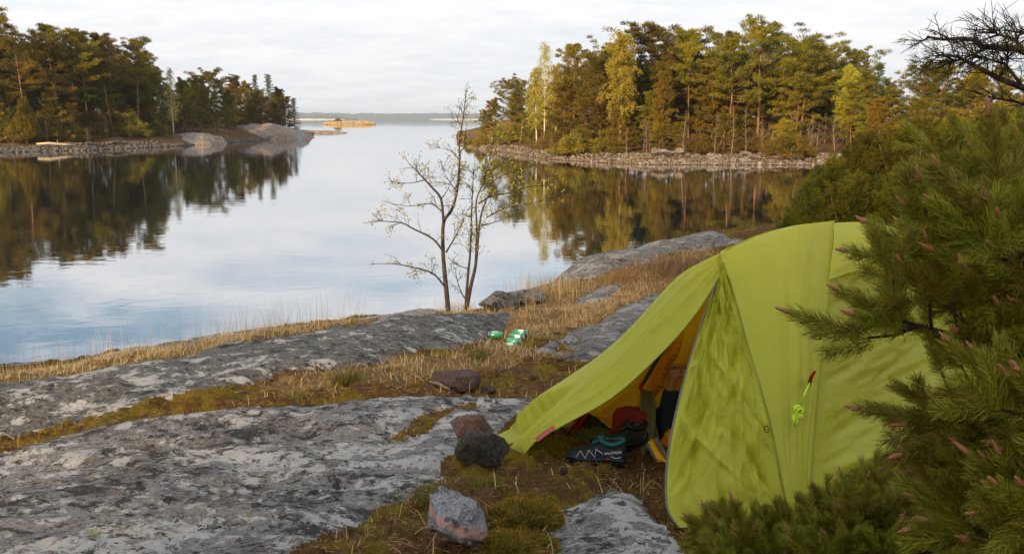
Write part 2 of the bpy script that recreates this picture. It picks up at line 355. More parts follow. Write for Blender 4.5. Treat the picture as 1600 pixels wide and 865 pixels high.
def on_ground(pxs):
    """photo pixels -> points where the line of sight meets the ground"""
    res = []
    for px, py in pxs:
        ds = np.concatenate([np.arange(1.6, 8, 0.03), np.arange(8, 24, 0.06)])
        pts = np.array([P(px, py, 1.0)[:]]) - np.array([[0, 0, CAMZ]])
        q = ds[:, None] * pts; z = CAMZ + q[:, 2]
        under = np.where(z <= base_z(q[:, 0], q[:, 1]))[0]
        i = under[0] if len(under) else len(ds) - 1
        res.append((q[i, 0], q[i, 1]))
    return np.array(res)
def sdf(poly, x, y):
    """signed distance to a polygon, positive inside"""
    n = len(poly); d = np.full(np.shape(x), 1e9); inside = np.zeros(np.shape(x), dtype=bool)
    for i in range(n):
        a, b = poly[i], poly[(i + 1) % n]; e = b - a
        wx, wy = x - a[0], y - a[1]
        t = np.clip((wx * e[0] + wy * e[1]) / (e @ e + 1e-12), 0, 1)
        d = np.minimum(d, (wx - t * e[0]) ** 2 + (wy - t * e[1]) ** 2)
        c = (a[1] > y) != (b[1] > y)
        inside ^= c & (x < (b[0] - a[0]) * (y - a[1]) / (b[1] - a[1] + 1e-12) + a[0])
    return np.where(inside, 1, -1) * np.sqrt(d)
ROCKS = [
    ('rockA', 'broad lichen-spotted bedrock dome filling the lower left foreground', [(-260, 775), (0, 708), (120, 684), (250, 657), (420, 635), (560, 623), (640, 618), (760, 621), (858, 628), (850, 643), (795, 655), (770, 680), (715, 712), (690, 735), (640, 768), (590, 800), (530, 833), (470, 868), (400, 1000), (-260, 1100)]),
    ('rockB', 'long dark grey bedrock ridge behind the mossy hollow', [(-260, 745), (0, 690), (100, 662), (200, 645), (330, 612), (420, 594), (440, 586), (560, 572), (640, 560), (700, 549), (745, 543), (780, 520), (812, 498), (800, 493), (700, 496), (600, 505), (500, 519), (400, 537), (300, 554), (200, 573), (100, 591), (0, 605), (-260, 660)]),
    ('rockD', 'pale grey shore slab sloping into the water behind the tent', [(798, 480), (790, 466), (830, 446), (900, 412), (1000, 389), (1140, 375), (1180, 374), (1100, 392), (1020, 414), (960, 424), (900, 440), (850, 458), (838, 480)]),
    ('rockD', 'weathered slab of bedrock between moss and tent flap', [(835, 552), (870, 535), (905, 518), (960, 494), (1010, 466), (1030, 458), (1040, 470), (1000, 505), (965, 545), (930, 566), (880, 562)]),
    ('rockD', 'small grey slab half buried in dry grass', [(905, 470), (955, 441), (985, 444), (945, 470), (895, 484)]),
    ('rockA', 'low speckled slab in the moss in front of the tent door', [(858, 815), (880, 790), (950, 762), (1000, 776), (1040, 822), (1070, 880), (1080, 960), (900, 960), (868, 860)]),
    ('rockP', 'pale pinkish rock at the water edge beside the saplings', [(560, 504), (600, 495), (640, 487.5), (690, 485), (715, 488), (690, 494), (620, 502)]),
]
ROCKS = [(m, l, on_ground(p)) for m, l, p in ROCKS]
_c = on_ground([(-200, 634), (0, 590), (100, 574), (200, 560.5), (300, 545), (385, 529)]); ROCKS.append(('rockB', 'thin strip of rock behind the dry grass at the left waterline', np.concatenate([_c, (_c + np.array([0.3, 1.6]))[::-1]])))
CRACK = on_ground([(600, 694), (645, 655), (700, 640), (735, 628), (745, 634), (710, 648), (670, 662), (640, 684)])
MOSS_PATCHES = [on_ground(p) for p in ([(845, 566), (872, 548), (905, 530), (890, 556), (865, 572)], [(735, 680), (760, 676), (765, 686), (745, 690)])]
GRASS_ZONES = [on_ground(p) for p in ([(-200, 660), (0, 606), (200, 574), (400, 538), (560, 512), (640, 500), (560, 500), (400, 527), (200, 556), (0, 588), (-200, 640)],
    [(750, 505), (830, 478), (850, 455), (960, 425), (1060, 400), (1110, 385), (1110, 400), (1040, 450), (960, 488), (880, 520), (850, 535), (770, 530)],
    [(420, 612), (440, 595), (560, 578), (700, 560), (800, 548), (840, 555), (760, 580), (660, 592), (560, 605), (480, 612)],
    [(650, 498), (700, 492), (790, 488), (840, 480), (800, 497)])]
def masks(x, y):
    wx = x + 0.055 * fbm(x * 3.1, y * 3.1, 0, 5, 4) ; wy = y + 0.055 * fbm(x * 3.1, y * 3.1, 4, 9, 4)
    z = base_z(x, y)
    best = np.full(np.shape(x), -9.0); idx = np.full(np.shape(x), -1)
    for i, (m, l, p) in enumerate(ROCKS):
        s = sdf(p, wx, wy); idx = np.where(s > best, i, idx); best = np.maximum(best, s)
    for p in [CRACK] + MOSS_PATCHES: best = np.minimum(best, -sdf(p, wx, wy))
    shore = (1.02 - z) * 0.5 + 0.10 * fbm(x * 1.3, y * 1.3, 2, 31, 3)       # bare rock along the waterline
    idx = np.where(shore > best, -2, idx); best = np.maximum(best, shore)
    return z, best, idx
def height(x, y):
    x = np.asarray(x, dtype=float); y = np.asarray(y, dtype=float)
    z, s, idx = masks(x, y)
    c_, s_ = math.cos(0.2), math.sin(0.2); u, v = x * c_ + y * s_, -x * s_ + y * c_
    rk = 0.035 * (1 - np.exp(-np.maximum(s, 0) / 0.10)) + 0.030 * fbm(u * 1.1, v * 2.3, 0, 3, 5) + 0.010 * fbm(u * 7, v * 14, 1, 11, 4) + 0.0035 * fbm(u * 40, v * 60, 3, 12, 2)
    ms = 0.034 * fbm(x * 4.2, y * 4.2, 0, 21, 3) + 0.030 * np.abs(fbm(x * 11, y * 11, 0, 22, 3)) + 0.006 * fbm(x * 45, y * 45, 0, 23, 2) - 0.01
    w = sstep(-0.05, 0.05, s)
    return z + rk * w + ms * (1 - w), s, idx
def gz(x, y): return float(height(np.array([x]), np.array([y]))[0][0])

def grid(ys, ts, y0):
    Y, T = np.meshgrid(ys, ts, indexing='ij'); X = T * (Y + y0)
    return X, Y
ys = 1.3 + (np.geomspace(1, 30.0, 520) - 1.0) * (33.0 / 29.0)
ts = np.linspace(-0.80, 0.80, 520)
GX, GY = grid(ys, ts, 0.9)
GZ, GS, GI = height(GX, GY)
def split_ground():
    r, c = GX.shape
    ii = np.arange(r * c).reshape(r, c)
    quads = np.stack([ii[:-1, :-1], ii[:-1, 1:], ii[1:, 1:], ii[1:, :-1]], -1).reshape(-1, 4)
    V = np.stack([GX, GY, GZ], -1).reshape(-1, 3)
    s = GS.reshape(-1); idx = GI.reshape(-1)
    fs = s[quads].mean(1); fi = idx[quads[:, 0]]
    cls = np.where(fs > 0, fi, -1); cls = np.where((fs > 0) & (fi == -1), -2, cls)
    def part(name, sel, mat):
        q = quads[sel]
        if not len(q): return None
        u, inv = np.unique(q.ravel(), return_inverse=True)
        o = obj(name, V[u], inv.reshape(-1, 4), M[mat], smooth=True); o['kind'] = 'structure'
        return o, u
    g, u = part('ground', cls == -1, 'ground'); tag(g, 'mossy ground with brown needle litter between the rocks', 'ground')
    gr = np.full(len(V), -9.0)
    for p in GRASS_ZONES: gr = np.maximum(gr, sdf(p, V[:, 0], V[:, 1]))
    a = g.data.attributes.new('grassy', 'FLOAT', 'POINT'); gv = sstep(-0.25, 0.2, gr)
    a.data.foreach_set('value', gv[u].astype(np.float32))
    for i, (m, l, p) in enumerate(ROCKS):
        r_ = part('bedrock', cls == i, m)
        if r_: tag(r_[0], l, 'bedrock')
    r_ = part('shore_bedrock', cls == -2, 'rockD')
    if r_: tag(r_[0], 'low grey bedrock along the near waterline', 'bedrock')
    return V, s, gv
GV, GSF, GGR = split_ground()
# ground behind and beside the camera, coarse, a little lower where it passes under the fine sheet
bx, by = np.meshgrid(np.linspace(-46, 24, 121), np.linspace(-44, 36, 141), indexing='ij')
bz = np.clip(base_z(bx, by), -3, 3.2)
far_t = np.interp(by, [0, 13], [2.1, -2.5]); wl = sstep(-10, -16, bx); bz = bz * (1 - wl) + far_t * wl
wb = sstep(-2, -8, by); bz = bz * (1 - wb) + 2.1 * wb
inside_f = (by > 1.5) & (np.abs(bx) < 0.78 * (by + 0.9)) & (by < 33)
bz = np.where(inside_f, bz - 0.35, bz)
ii = np.arange(bx.size).reshape(bx.shape)
o = obj('surrounding_ground', np.stack([bx, by, bz], -1).reshape(-1, 3), np.stack([ii[:-1, :-1], ii[1:, :-1], ii[1:, 1:], ii[:-1, 1:]], -1).reshape(-1, 4), M['ground'], smooth=True)
tag(o, 'rough ground around the campsite outside the picture', 'ground', kind='structure')

# water and sea bed
o = obj('water', [(-9500, -60, 0), (9500, -60, 0), (9500, 6600, 0), (-9500, 6600, 0)], [(0, 1, 2, 3)], M['water'])
tag(o, 'calm mirror-like bay water with faint ripples', 'water', kind='structure')

# ================================================================ FAR SHORES
def interp(tab, x):
    return np.interp(x, [a for a, b in tab], [b for a, b in tab])
LSH = [(-420, 82), (-200, 86), (0, 91), (150, 98), (290, 113), (400, 138), (470, 163), (496, 175)]
RSH = [(722, 116), (760, 99), (850, 77), (950, 69.5), (1000, 67.5), (1100, 67), (1250, 67), (1330, 63), (1450, 52), (1600, 44), (1900, 40)]
def left_z(px, off):
    px = np.asarray(px, dtype=float); off = np.asarray(off, dtype=float)
    tip = sstep(478, 400, px)
    prof = np.where(off < 0, off * 0.35, np.where(off < 4, 0.75 * sstep(-0.5, 4, off), 0.75 + (off - 4) * 0.075))
    prof = np.minimum(prof, 5.0) + np.where(off > 2, 0.25 * fbm(px * 0.02, off * 0.12, 0, 41, 3), 0)
    return prof * (0.08 + 0.92 * tip) + np.where(off > 0, 0, -0.25)
def right_z(px, off):
    px = np.asarray(px, dtype=float); off = np.asarray(off, dtype=float)
    tip = sstep(716, 800, px)
    prof = np.where(off < 0, off * 0.3, np.where(off < 5, 0.58 * sstep(-0.5, 5, off), 0.58 + (off - 5) * 0.06))
    prof = np.minimum(prof, 3.4) + np.where(off > 2, 0.2 * fbm(px * 0.02, off * 0.12, 0, 43, 3), 0)
    return prof * (0.3 + 0.7 * tip) + np.where(off > 0, 0, -0.25)
def shore_sheet(name, tab, zf, pxs, label, depth=75):
    offs = np.concatenate([np.linspace(-6, 6, 30), np.linspace(7, depth, 40)])
    PX, OF = np.meshgrid(pxs, offs, indexing='ij'); D = interp(tab, PX) + OF 
    Z = zf(PX, OF); Z = np.where(OF > depth - 6, -1.5, Z); Z[0] = -1.5; Z[-1] = -1.5
    ii = np.arange(PX.size).reshape(PX.shape)
    o = obj(name, np.stack([XD(PX, D), D, Z], -1).reshape(-1, 3), np.stack([ii[:-1, :-1], ii[1:, :-1], ii[1:, 1:], ii[:-1, 1:]], -1).reshape(-1, 4), M['forest_floor'], smooth=True)
    return tag(o, label, 'shore', kind='structure')
shore_sheet('shore', LSH, left_z, np.linspace(-420, 503, 200), 'wooded far shore on the left side of the bay')
shore_sheet('shore', RSH, right_z, np.linspace(712, 1900, 240), 'wooded point on the right side of the bay')
def left_pt(px, off):
    d = float(interp(LSH, px)) + off; return Vector((XD(px, d), d, float(left_z(px, off))))
def right_pt(px, off):
    d = float(interp(RSH, px)) + off; return Vector((XD(px, d), d, float(right_z(px, off))))

# bare rock humps of the left headland
def hump(name, px, d, rx, ry, h, mat, label, seed, tilt=0.0, kind='structure'):
    c = Vector((XD(px, d), d, 0)); V, F = [], []; n, m = 44, 26
    u, v = np.meshgrid(np.linspace(-1, 1, n), np.linspace(-1, 1, m), indexing='ij')
    r = np.sqrt(u * u + v * v); X = c.x + u * rx; Y = c.y + v * ry
    Z = h * (np.sqrt(np.clip(1 - r ** 2, 0, 1)) ** 0.9) * (1 + tilt * u) + 0.20 * h * fbm(u * 3, v * 3, 0, seed, 5) - 0.10 * h * np.abs(fbm(u * 6, v * 5, 0, seed + 4, 3)) - 0.1
    Z = np.where(r > 0.98, -0.8, Z)
    ii = np.arange(u.size).reshape(u.shape)
    o = obj(name, np.stack([X, Y, Z], -1).reshape(-1, 3), np.stack([ii[:-1, :-1], ii[1:, :-1], ii[1:, 1:], ii[:-1, 1:]], -1).reshape(-1, 4), M[mat], smooth=True)
    return tag(o, label, 'rock', kind=kind)
hump('rocky_headland', 418, 156, 8.5, 8, 2.6, 'headland', 'bare rounded rock at the end of the left shore', 3, -0.12)
hump('rocky_headland', 322, 124, 3.6, 6, 1.5, 'headland', 'smaller tan rock sloping to the water left of the bare headland', 7, -0.1)
hump('rocky_headland', 456, 166, 5.5, 5, 1.5, 'headland', 'low rocky tip of the left headland', 9, -0.5)
hump('skerry', 482, 222, 11.5, 5, 0.85, 'headland', 'flat low skerry in the water just past the left headland', 12, -0.3)
hump('skerry', 551, 560, 16, 9, 1.0, 'headland', 'low islet far out in the bay carrying reeds', 13)

# stones along the far shores: too small and many to pick apart
_ico = None
def ico_pts():
    t = (1 + 5 ** 0.5) / 2
    V = np.array([(-1, t, 0), (1, t, 0), (-1, -t, 0), (1, -t, 0), (0, -1, t), (0, 1, t), (0, -1, -t), (0, 1, -t), (t, 0, -1), (t, 0, 1), (-t, 0, -1), (-t, 0, 1)], float) / math.sqrt(1 + t * t)
    F = np.array([(0, 11, 5), (0, 5, 1), (0, 1, 7), (0, 7, 10), (0, 10, 11), (1, 5, 9), (5, 11, 4), (11, 10, 2), (10, 7, 6), (7, 1, 8), (3, 9, 4), (3, 4, 2), (3, 2, 6), (3, 6, 8), (3, 8, 9), (4, 9, 5), (2, 4, 11), (6, 2, 10), (8, 6, 7), (9, 8, 1)])
    return V, F
def stones(name, pts, sizes, mat, label, seed):
    rs = np.random.RandomState(seed); V0, F0 = ico_pts(); VV, FF = [], []
    for i, (p, s) in enumerate(zip(pts, sizes)):
        sc = s * rs.uniform(0.6, 1.2, 3) * np.array([1.15, 1.0, 0.75]); v = V0 * (1 + rs.uniform(-0.22, 0.22, (12, 1))) * sc
        a = rs.uniform(0, 6.28); R = np.array([[math.cos(a), -math.sin(a), 0], [math.sin(a), math.cos(a), 0], [0, 0, 1]])
        VV.append(v @ R.T + np.array(p)); FF.append(F0 + 12 * i)
    o = obj(name, np.concatenate(VV), np.concatenate(FF), M[mat]); return tag(o, label, 'stones', kind='stuff')
rs = np.random.RandomState(4)
pts, sz = [], []
for k in range(5200):
    px = rs.uniform(722, 1300); of = rs.uniform(-0.6, 5.6) if px > 760 else rs.uniform(-0.5, 3.0); p = right_pt(px, of) + Vector((0, 0, 0.05)); pts.append(p[:]); sz.append(0.045 + 0.07 * rs.rand() ** 2 + (0.16 * rs.rand() if rs.rand() < 0.07 else 0))
stones('shore_stones', pts, sz, 'stone', 'band of grey stones along the right hand shore', 5)
pts, sz = [], []
for k in range(2400):
    px = rs.uniform(-150, 496); of = rs.uniform(-0.7, 1.4 if px > 260 else 2.6); p = left_pt(px, of); pts.append(p[:]); sz.append(rs.uniform(0.10, 0.30))
stones('shore_stones', pts, sz, 'stone_dark', 'dark band of stones along the left hand shore', 6)

# far wooded land across the open water
def far_land(name, x0, x1, y, hmin, hmax, seed, mat, label, thick=220):
    X = np.arange(x0, x1, 9.0); env = sstep(x0, x0 + 0.12 * (x1 - x0), X) * sstep(x1, x1 - 0.12 * (x1 - x0), X)
    top = (hmin + (hmax - hmin) * (0.5 + 0.5 * fbm(X * 0.0011, X * 0, 0, seed, 3))) * (0.25 + 0.75 * env) + 3.2 * fbm(X * 0.045, X * 0, 0, seed + 3, 3)
    top = np.maximum(top, 1.0); rows = [(0, -0.5), (4, 0.35), (8, 0.8), (40, 0.97), (thick * 0.5, 1.0), (thick, -0.1)]
    V = np.concatenate([np.stack([X, np.full_like(X, y + a) + 8 * fbm(X * 0.004, X * 0, 0, seed + 9, 2), top * b], -1) for a, b in rows]); n = len(X)
    F = np.array([(r * n + i, r * n + i + 1, (r + 1) * n + i + 1, (r + 1) * n + i) for r in range(len(rows) - 1) for i in range(n - 1)])
    return tag(obj(name, V, F, M[mat]), label, 'woods', kind='stuff')
M['far'] = floor_mat('far_woods', (0.030, 0.036, 0.014), (0.045, 0.045, 0.018), (0.02, 0.024, 0.01))
M['far_beach'] = floor_mat('far_rock', (0.40, 0.36, 0.30), (0.5, 0.45, 0.38), (0.3, 0.28, 0.25))
far_land('far_woods', -9000, 9000, 5900, 38, 52, 51, 'far', 'hazy wooded shore across the open water on the horizon')
far_land('far_woods', -1750, -830, 4700, 20, 33, 54, 'far', 'nearer hazy wooded point on the horizon at left')
for a, b, yy, sd in ((-500, -120, 5400, 1), (-1400, -850, 4600, 2)):
    X = np.linspace(a, b, 30); h = 6.0 * np.sqrt(np.clip(1 - ((X - (a + b) / 2) / ((b - a) / 2)) ** 2, 0, 1)) + 0.8 * fbm(X * 0.05, X * 0, 0, sd, 2)
    V = np.concatenate([np.stack([X, np.full_like(X, yy + o_), z], -1) for o_, z in ((0, h * 0 - 0.4), (3, np.maximum(h, 0.3)), (30, np.maximum(h * 0.9, 0.2)), (34, h * 0 - 0.4))]); n = 30
    tag(obj('skerry', V, np.array([(r * n + i, r * n + i + 1, (r + 1) * n + i + 1, (r + 1) * n + i) for r in range(3) for i in range(n - 1)]), M['far_beach']), ['', 'pale bare skerry in front of the distant woods at right', 'pale strip of bare rock below the distant woods at left'][sd], 'skerry', kind='structure')
# ================================================================ TREES ON THE FAR SHORES
GOLD = 2.39996
def pads_to_tris(pads, per, ln, wd, rs, flat=0.45, up=0.5):
    """foliage: every pad is a flattened cloud of needle sprays"""
    c = np.array([p[0] for p in pads]); r = np.array([p[1] for p in pads]); o = np.array([p[2] for p in pads]); n = len(pads)
    k = np.repeat(np.arange(n), per); m = len(k)
    q = unit(rs.normal(size=(m, 3))) * (rs.rand(m, 1) ** 0.45); q[:, 2] *= flat
    b = c[k] + q * r[k][:, None]
    d = unit(q * np.array([1, 1, 1.2]) + o[k] * 0.5 + np.array([0, 0, up]) + rs.normal(size=(m, 3)) * 0.45)
    return tris_from(b, d, ln * rs.uniform(0.6, 1.3, m), wd * rs.uniform(0.7, 1.3, m), rs)
def pine(seed, H=13.0, start=0.45, spread=0.19, nb=38, per=80, top=1.0, lean=0.03, ln=0.30, wd=0.066, bare=5):
    rs = np.random.RandomState(seed); mb = MB(); pads = []
    b1, b2 = rs.normal(size=2) * lean * H, rs.normal(size=2) * lean * H
    def tr(t): return Vector((b1[0] * t + b2[0] * math.sin(t * 4.2) * 0.5, b1[1] * t + b2[1] * math.sin(t * 3.7) * 0.5, t * H * 0.97))
    r0 = 0.0125 * H
    mb.tube([tr(t) for t in np.linspace(0, 1, 11)], [r0 * (1.25 if t == 0 else 1) * (1 - 0.86 * t) for t in np.linspace(0, 1, 11)], 7)
    for i in range(nb + bare):
        if i < nb: t = start + (1 - start) * ((i + 0.5) / nb) ** 0.85
        else: t = rs.uniform(start * 0.35, start)
        tt = (t - start) / (1 - start); az = GOLD * i + rs.normal() * 0.4
        if i < nb:
            L = spread * H * max(0.22, (1 - ((tt - 0.38) / 0.80) ** 2)) * rs.uniform(0.6, 1.25) * (top if tt > 0.6 else 1)
            el = rad(-12 + 55 * tt + rs.normal() * 12)
        else: L = spread * H * rs.uniform(0.25, 0.6); el = rad(rs.uniform(-25, 15)); tt = 0
        d = Vector((math.cos(az) * math.cos(el), math.sin(az) * math.cos(el), math.sin(el))); p0 = tr(t); side = Vector((-math.sin(az), math.cos(az), 0))
        cv = rs.normal() * 0.15
        bp = [p0 + d * L * s + side * cv * L * s * s + Vector((0, 0, 0.16 * L * s * s)) for s in (0, 0.35, 0.7, 1.0)]
        mb.tube(bp, [r0 * (0.34 - 0.2 * t) * f for f in (1, 0.75, 0.5, 0.2)], 4, False)
        if i >= nb: continue
        for s in (0.42, 0.62, 0.8, 0.95, 1.03):
            if rs.rand() < 0.16: continue
            j = min(2, int(s * 3)); q = bp[0].lerp(bp[3], s) + Vector((0, 0, 0.1 * L * s * s)) + side * cv * L * s * s + side * rs.normal() * L * 0.17 * (0.4 + s)
            pads.append((np.array(q), (0.30 + 0.10 * L) * rs.uniform(0.7, 1.2) * H / 13, np.array(d)))
    for k in range(5):
        q = tr(1.0) + Vector((rs.normal() * 0.25, rs.normal() * 0.25, rs.uniform(-0.5, 0.25))); pads.append((np.array(q), 0.42 * H / 13, np.array((0, 0, 1.0))))
    return mb, pads_to_tris(pads, per, ln, wd, rs)
def spruce(seed, H=9.0, spread=0.17, nb=60, per=30, start=0.06):
    rs = np.random.RandomState(seed); mb = MB(); pads = []
    mb.tube([(0, 0, 0), (0, 0, H * 0.5), (0, 0, H)], [0.011 * H, 0.007 * H, 0.001 * H], 6)
    for i in range(nb):
        t = start + (0.985 - start) * (i + 0.5) / nb; az = GOLD * i + rs.normal() * 0.3; L = spread * H * (1.02 - t) ** 0.85 * rs.uniform(0.7, 1.15) + 0.08
        d = Vector((math.cos(az), math.sin(az), -0.22 + 0.5 * t)); p0 = Vector((0, 0, t * H))
        mb.tube([p0, p0 + d * L * 0.6, p0 + d * L + Vector((0, 0, 0.08 * L))], [0.02, 0.012, 0.004], 3, False)
        for s in np.linspace(0.25, 1.0, max(2, int(L / 0.35))):
            pads.append((np.array(p0 + d * L * s), 0.26 * rs.uniform(0.8, 1.2), np.array(d)))
    return mb, pads_to_tris(pads, per, 0.26, 0.07, rs, 0.4, 0.05)
def birch(seed, H=11.0, leaves=5200, dens=1.0, spread=0.17, start=0.25):
    rs = np.random.RandomState(seed); mb = MB(); B, D = [], []
    bx_ = rs.normal(size=2) * 0.03 * H
    def tr(t): return Vector((bx_[0] * math.sin(3 * t), bx_[1] * math.sin(2.5 * t), t * H))
    mb.tube([tr(t) for t in np.linspace(0, 1, 9)], [0.0085 * H * (1 - 0.95 * t) + 0.004 for t in np.linspace(0, 1, 9)], 6)
    tips = []
    for i in range(46):
        t = start + (0.97 - start) * (i + 0.5) / 46; az = GOLD * i + rs.normal() * 0.4; L = spread * H * (1.12 - t) ** 0.6 * math.sin(min(1, (t - start) * 4 + 0.35) * 1.57) * rs.uniform(0.7, 1.2)
        el = rad(rs.uniform(38, 62)); d = Vector((math.cos(az) * math.cos(el), math.sin(az) * math.cos(el), math.sin(el))); p0 = tr(t)
        bp = [p0, p0 + d * L * 0.4, p0 + d * L * 0.75 + Vector((0, 0, -0.04 * L)), p0 + d * L + Vector((math.cos(az), math.sin(az), -0.6)) * 0.18 * L]
        mb.tube(bp, [0.028, 0.018, 0.010, 0.004], 3, False)
        for k in range(9):
            s = rs.uniform(0.25, 1); j = min(2, int(s * 3)); q = bp[j].lerp(bp[j + 1], s * 3 - j)
            e = q + Vector((rs.normal() * 0.35, rs.normal() * 0.35, -rs.uniform(0.2, 0.9)))
            mb.tube([q, q.lerp(e, 0.5) + Vector((0, 0, 0.1)), e], [0.009, 0.007, 0.003], 3, False); tips.append((q, e))
    a = np.array([q[:] for q, e in tips]); b = np.array([e[:] for q, e in tips]); k = rs.randint(0, len(a), leaves)
    B = a[k] + (b - a)[k] * rs.rand(leaves, 1) + rs.normal(size=(leaves, 3)) * 0.10
    return mb, tris_from(B, unit(rs.normal(size=(leaves, 3)) + np.array([0, 0, -0.3])), 0.13 * rs.uniform(0.7, 1.3, leaves), 0.10, rs)
def bare_tree(seed, H=6.0, nb=40, spread=0.22, start=0.12, r0=None, up=35):
    rs = np.random.RandomState(seed); mb = MB(); r0 = r0 or 0.010 * H
    mb.tube([(0.02 * H * math.sin(t * 5 + seed), 0.02 * H * math.cos(t * 4 + seed), t * H) for t in np.linspace(0, 1, 8)], [r0 * (1 - 0.9 * t) for t in np.linspace(0, 1, 8)], 6)
    B, D, L_ = [], [], []
    for i in range(nb):
        t = start + (0.97 - start) * (i + 0.5) / nb; az = GOLD * i + rs.normal() * 0.5; L = spread * H * (1.1 - t) ** 0.7 * rs.uniform(0.4, 1.2); el = rad(up + rs.normal() * 15)
        d = Vector((math.cos(az) * math.cos(el), math.sin(az) * math.cos(el), math.sin(el))); p0 = Vector((0.02 * H * math.sin(t * 5 + seed), 0.02 * H * math.cos(t * 4 + seed), t * H))
        mb.tube([p0, p0 + d * L * 0.5, p0 + d * L + Vector((0, 0, 0.1 * L))], [r0 * 0.3, r0 * 0.2, r0 * 0.06], 3, False)
        for k in range(5):
            s = rs.uniform(0.3, 1); q = p0 + d * L * s; e = unit(np.array(d) + rs.normal(size=3) * 0.7); 
            mb.tube([q, q + Vector(e) * L * 0.35], [r0 * 0.12, r0 * 0.04], 3, False)
    return mb, None
def bushy(seed, H=2.5, W=1.4, n=170, per=40, ln=0.20, wd=0.05, round_=1.0):
    rs = np.random.RandomState(seed); mb = MB(); pads = []
    for k in range(5):
        a = rs.uniform(0, 6.28); mb.tube([(0, 0, 0), (0.2 * W * math.cos(a), 0.2 * W * math.sin(a), 0.4 * H), (0.35 * W * math.cos(a), 0.35 * W * math.sin(a), 0.8 * H)], [0.05, 0.035, 0.01], 4, False)
    for k in range(n):
        q = unit(rs.normal(size=3)) * rs.uniform(0.55, 1.0); z = abs(q[2]) ** round_
        pads.append((np.array([q[0] * W * (1.05 - 0.5 * z), q[1] * W * (1.05 - 0.5 * z), 0.06 * H + z * H * 0.9 * rs.uniform(0.75, 1.08)]), 0.22 * H / 2.5 * rs.uniform(0.7, 1.4), q))
    return mb, pads_to_tris(pads, per, ln, wd, rs, 0.8, 0.6)
def cone_juniper(seed, H=5.0, W=1.0, n=210, per=40):
    rs = np.random.RandomState(seed); mb = MB(); pads = []
    mb.tube([(0, 0, 0), (0, 0, H * 0.9)], [0.09, 0.02], 5)
    for k in range(n):
        t = rs.rand() ** 0.8; a = rs.uniform(0, 6.28); r = W * (1.03 - t) ** 0.75 * rs.uniform(0.55, 1.05)
        pads.append((np.array([r * math.cos(a), r * math.sin(a), 0.02 * H + t * H * 0.97]), 0.26 * rs.uniform(0.7, 1.3), np.array([math.cos(a), math.sin(a), 0.6])))
    return mb, pads_to_tris(pads, per, 0.22, 0.05, rs, 1.2, 0.9)
KINDS = {}
def reg(key, gen, H, bark_m, leaf_m, nm):
    mb, lf = gen
    t = meshdata(nm + '_trunk', mb.V, mb.F, M[bark_m], True); c = meshdata(nm + '_crown', lf[0], lf[1], M[leaf_m]) if lf is not None else None
    KINDS[key] = (t, c, float(np.percentile(lf[0][:, 2], 99.7)) if lf is not None else H, nm)
for i in range(5): reg('pine%d' % i, pine(100 + i, 13, [0.42, 0.5, 0.36, 0.55, 0.46][i], [0.19, 0.17, 0.20, 0.18, 0.22][i]), 13, 'pine_bark', 'pine', 'pine_tree')
for i in range(3): reg('flat%d' % i, pine(120 + i, 11, [0.5, 0.45, 0.35][i], [0.27, 0.30, 0.28][i], 38, 84, 1.2, 0.06), 11, 'pine_bark', 'pine_dark', 'pine_tree')
for i in range(3): reg('full%d' % i, pine(130 + i, 10, [0.12, 0.18, 0.08][i], [0.24, 0.21, 0.27][i], 58, 74), 10, 'pine_bark', 'pine', 'pine_tree')
for i in range(2): reg('spruce%d' % i, spruce(140 + i), 9, 'grey_bark', 'spruce', 'spruce_tree')
reg('birch0', birch(150, leaves=9000), 11, 'birch_bark', 'birch', 'birch_tree'); reg('birch1', birch(151, leaves=17000, spread=0.22), 11, 'birch_bark', 'birch', 'birch_tree'); reg('birch2', birch(152, leaves=2600), 11, 'birch_bark', 'birch', 'birch_tree')
for i in range(3): reg('bare%d' % i, bare_tree(160 + i), 6, 'grey_bark', 'pine', 'bare_tree')
for i in range(2): reg('scrub%d' % i, bare_tree(165 + i, 3.0, 46, 0.45, 0.02, 0.03, 50), 3, 'grey_bark', 'pine', 'bare_shrub')
for i in range(2): reg('bush%d' % i, bushy(170 + i, 2.5, 1.6), 2.5, 'grey_bark', 'olive', 'bush')
for i in range(2): reg('cone%d' % i, cone_juniper(175 + i), 5, 'grey_bark', 'pine', 'juniper_bush')
CATS = {'pine_tree': 'pine tree', 'spruce_tree': 'spruce tree', 'birch_tree': 'birch tree', 'bare_tree': 'bare tree', 'bare_shrub': 'bare shrub', 'bush': 'bush', 'juniper_bush': 'juniper'}
trng = random.Random(8)
def plant(key, base, h, label, group=None, wide=1.0, rz=None):
    t, c, H, nm = KINDS[key]; s = h / H
    r = empty(nm, base - Vector((0, 0, 0.08)), trng.uniform(0, 6.28) if rz is None else rz); r.scale = (s * wide, s * wide, s)
    tag(r, label, CATS[nm], group); link('trunk', t, r)
    if c is not None: tag(link('crown', c, r), kind='stuff')
    return r
def top_h(px, py, base):
    """tree height so that its top shows at photo row py"""
    return P(px, py, base.y).z - base.z
GL, GR = 'trees on the left shore', 'trees on the right point'
ORD = ['first', 'second', 'third', 'fourth', 'fifth', 'sixth', 'seventh', 'eighth', 'ninth', 'tenth', 'eleventh', 'twelfth', 'thirteenth', 'fourteenth', 'fifteenth', 'sixteenth', 'seventeenth', 'eighteenth', 'nineteenth', 'twentieth']
def L_(k, px, py, off, label, wide=1.0):
    b = left_pt(px, off); plant(k, b, top_h(px, py, b), label, GL, wide)
def R_(k, px, py, off, label, wide=1.0):
    b = right_pt(px, off); plant(k, b, top_h(px, py, b), label, GR, wide)
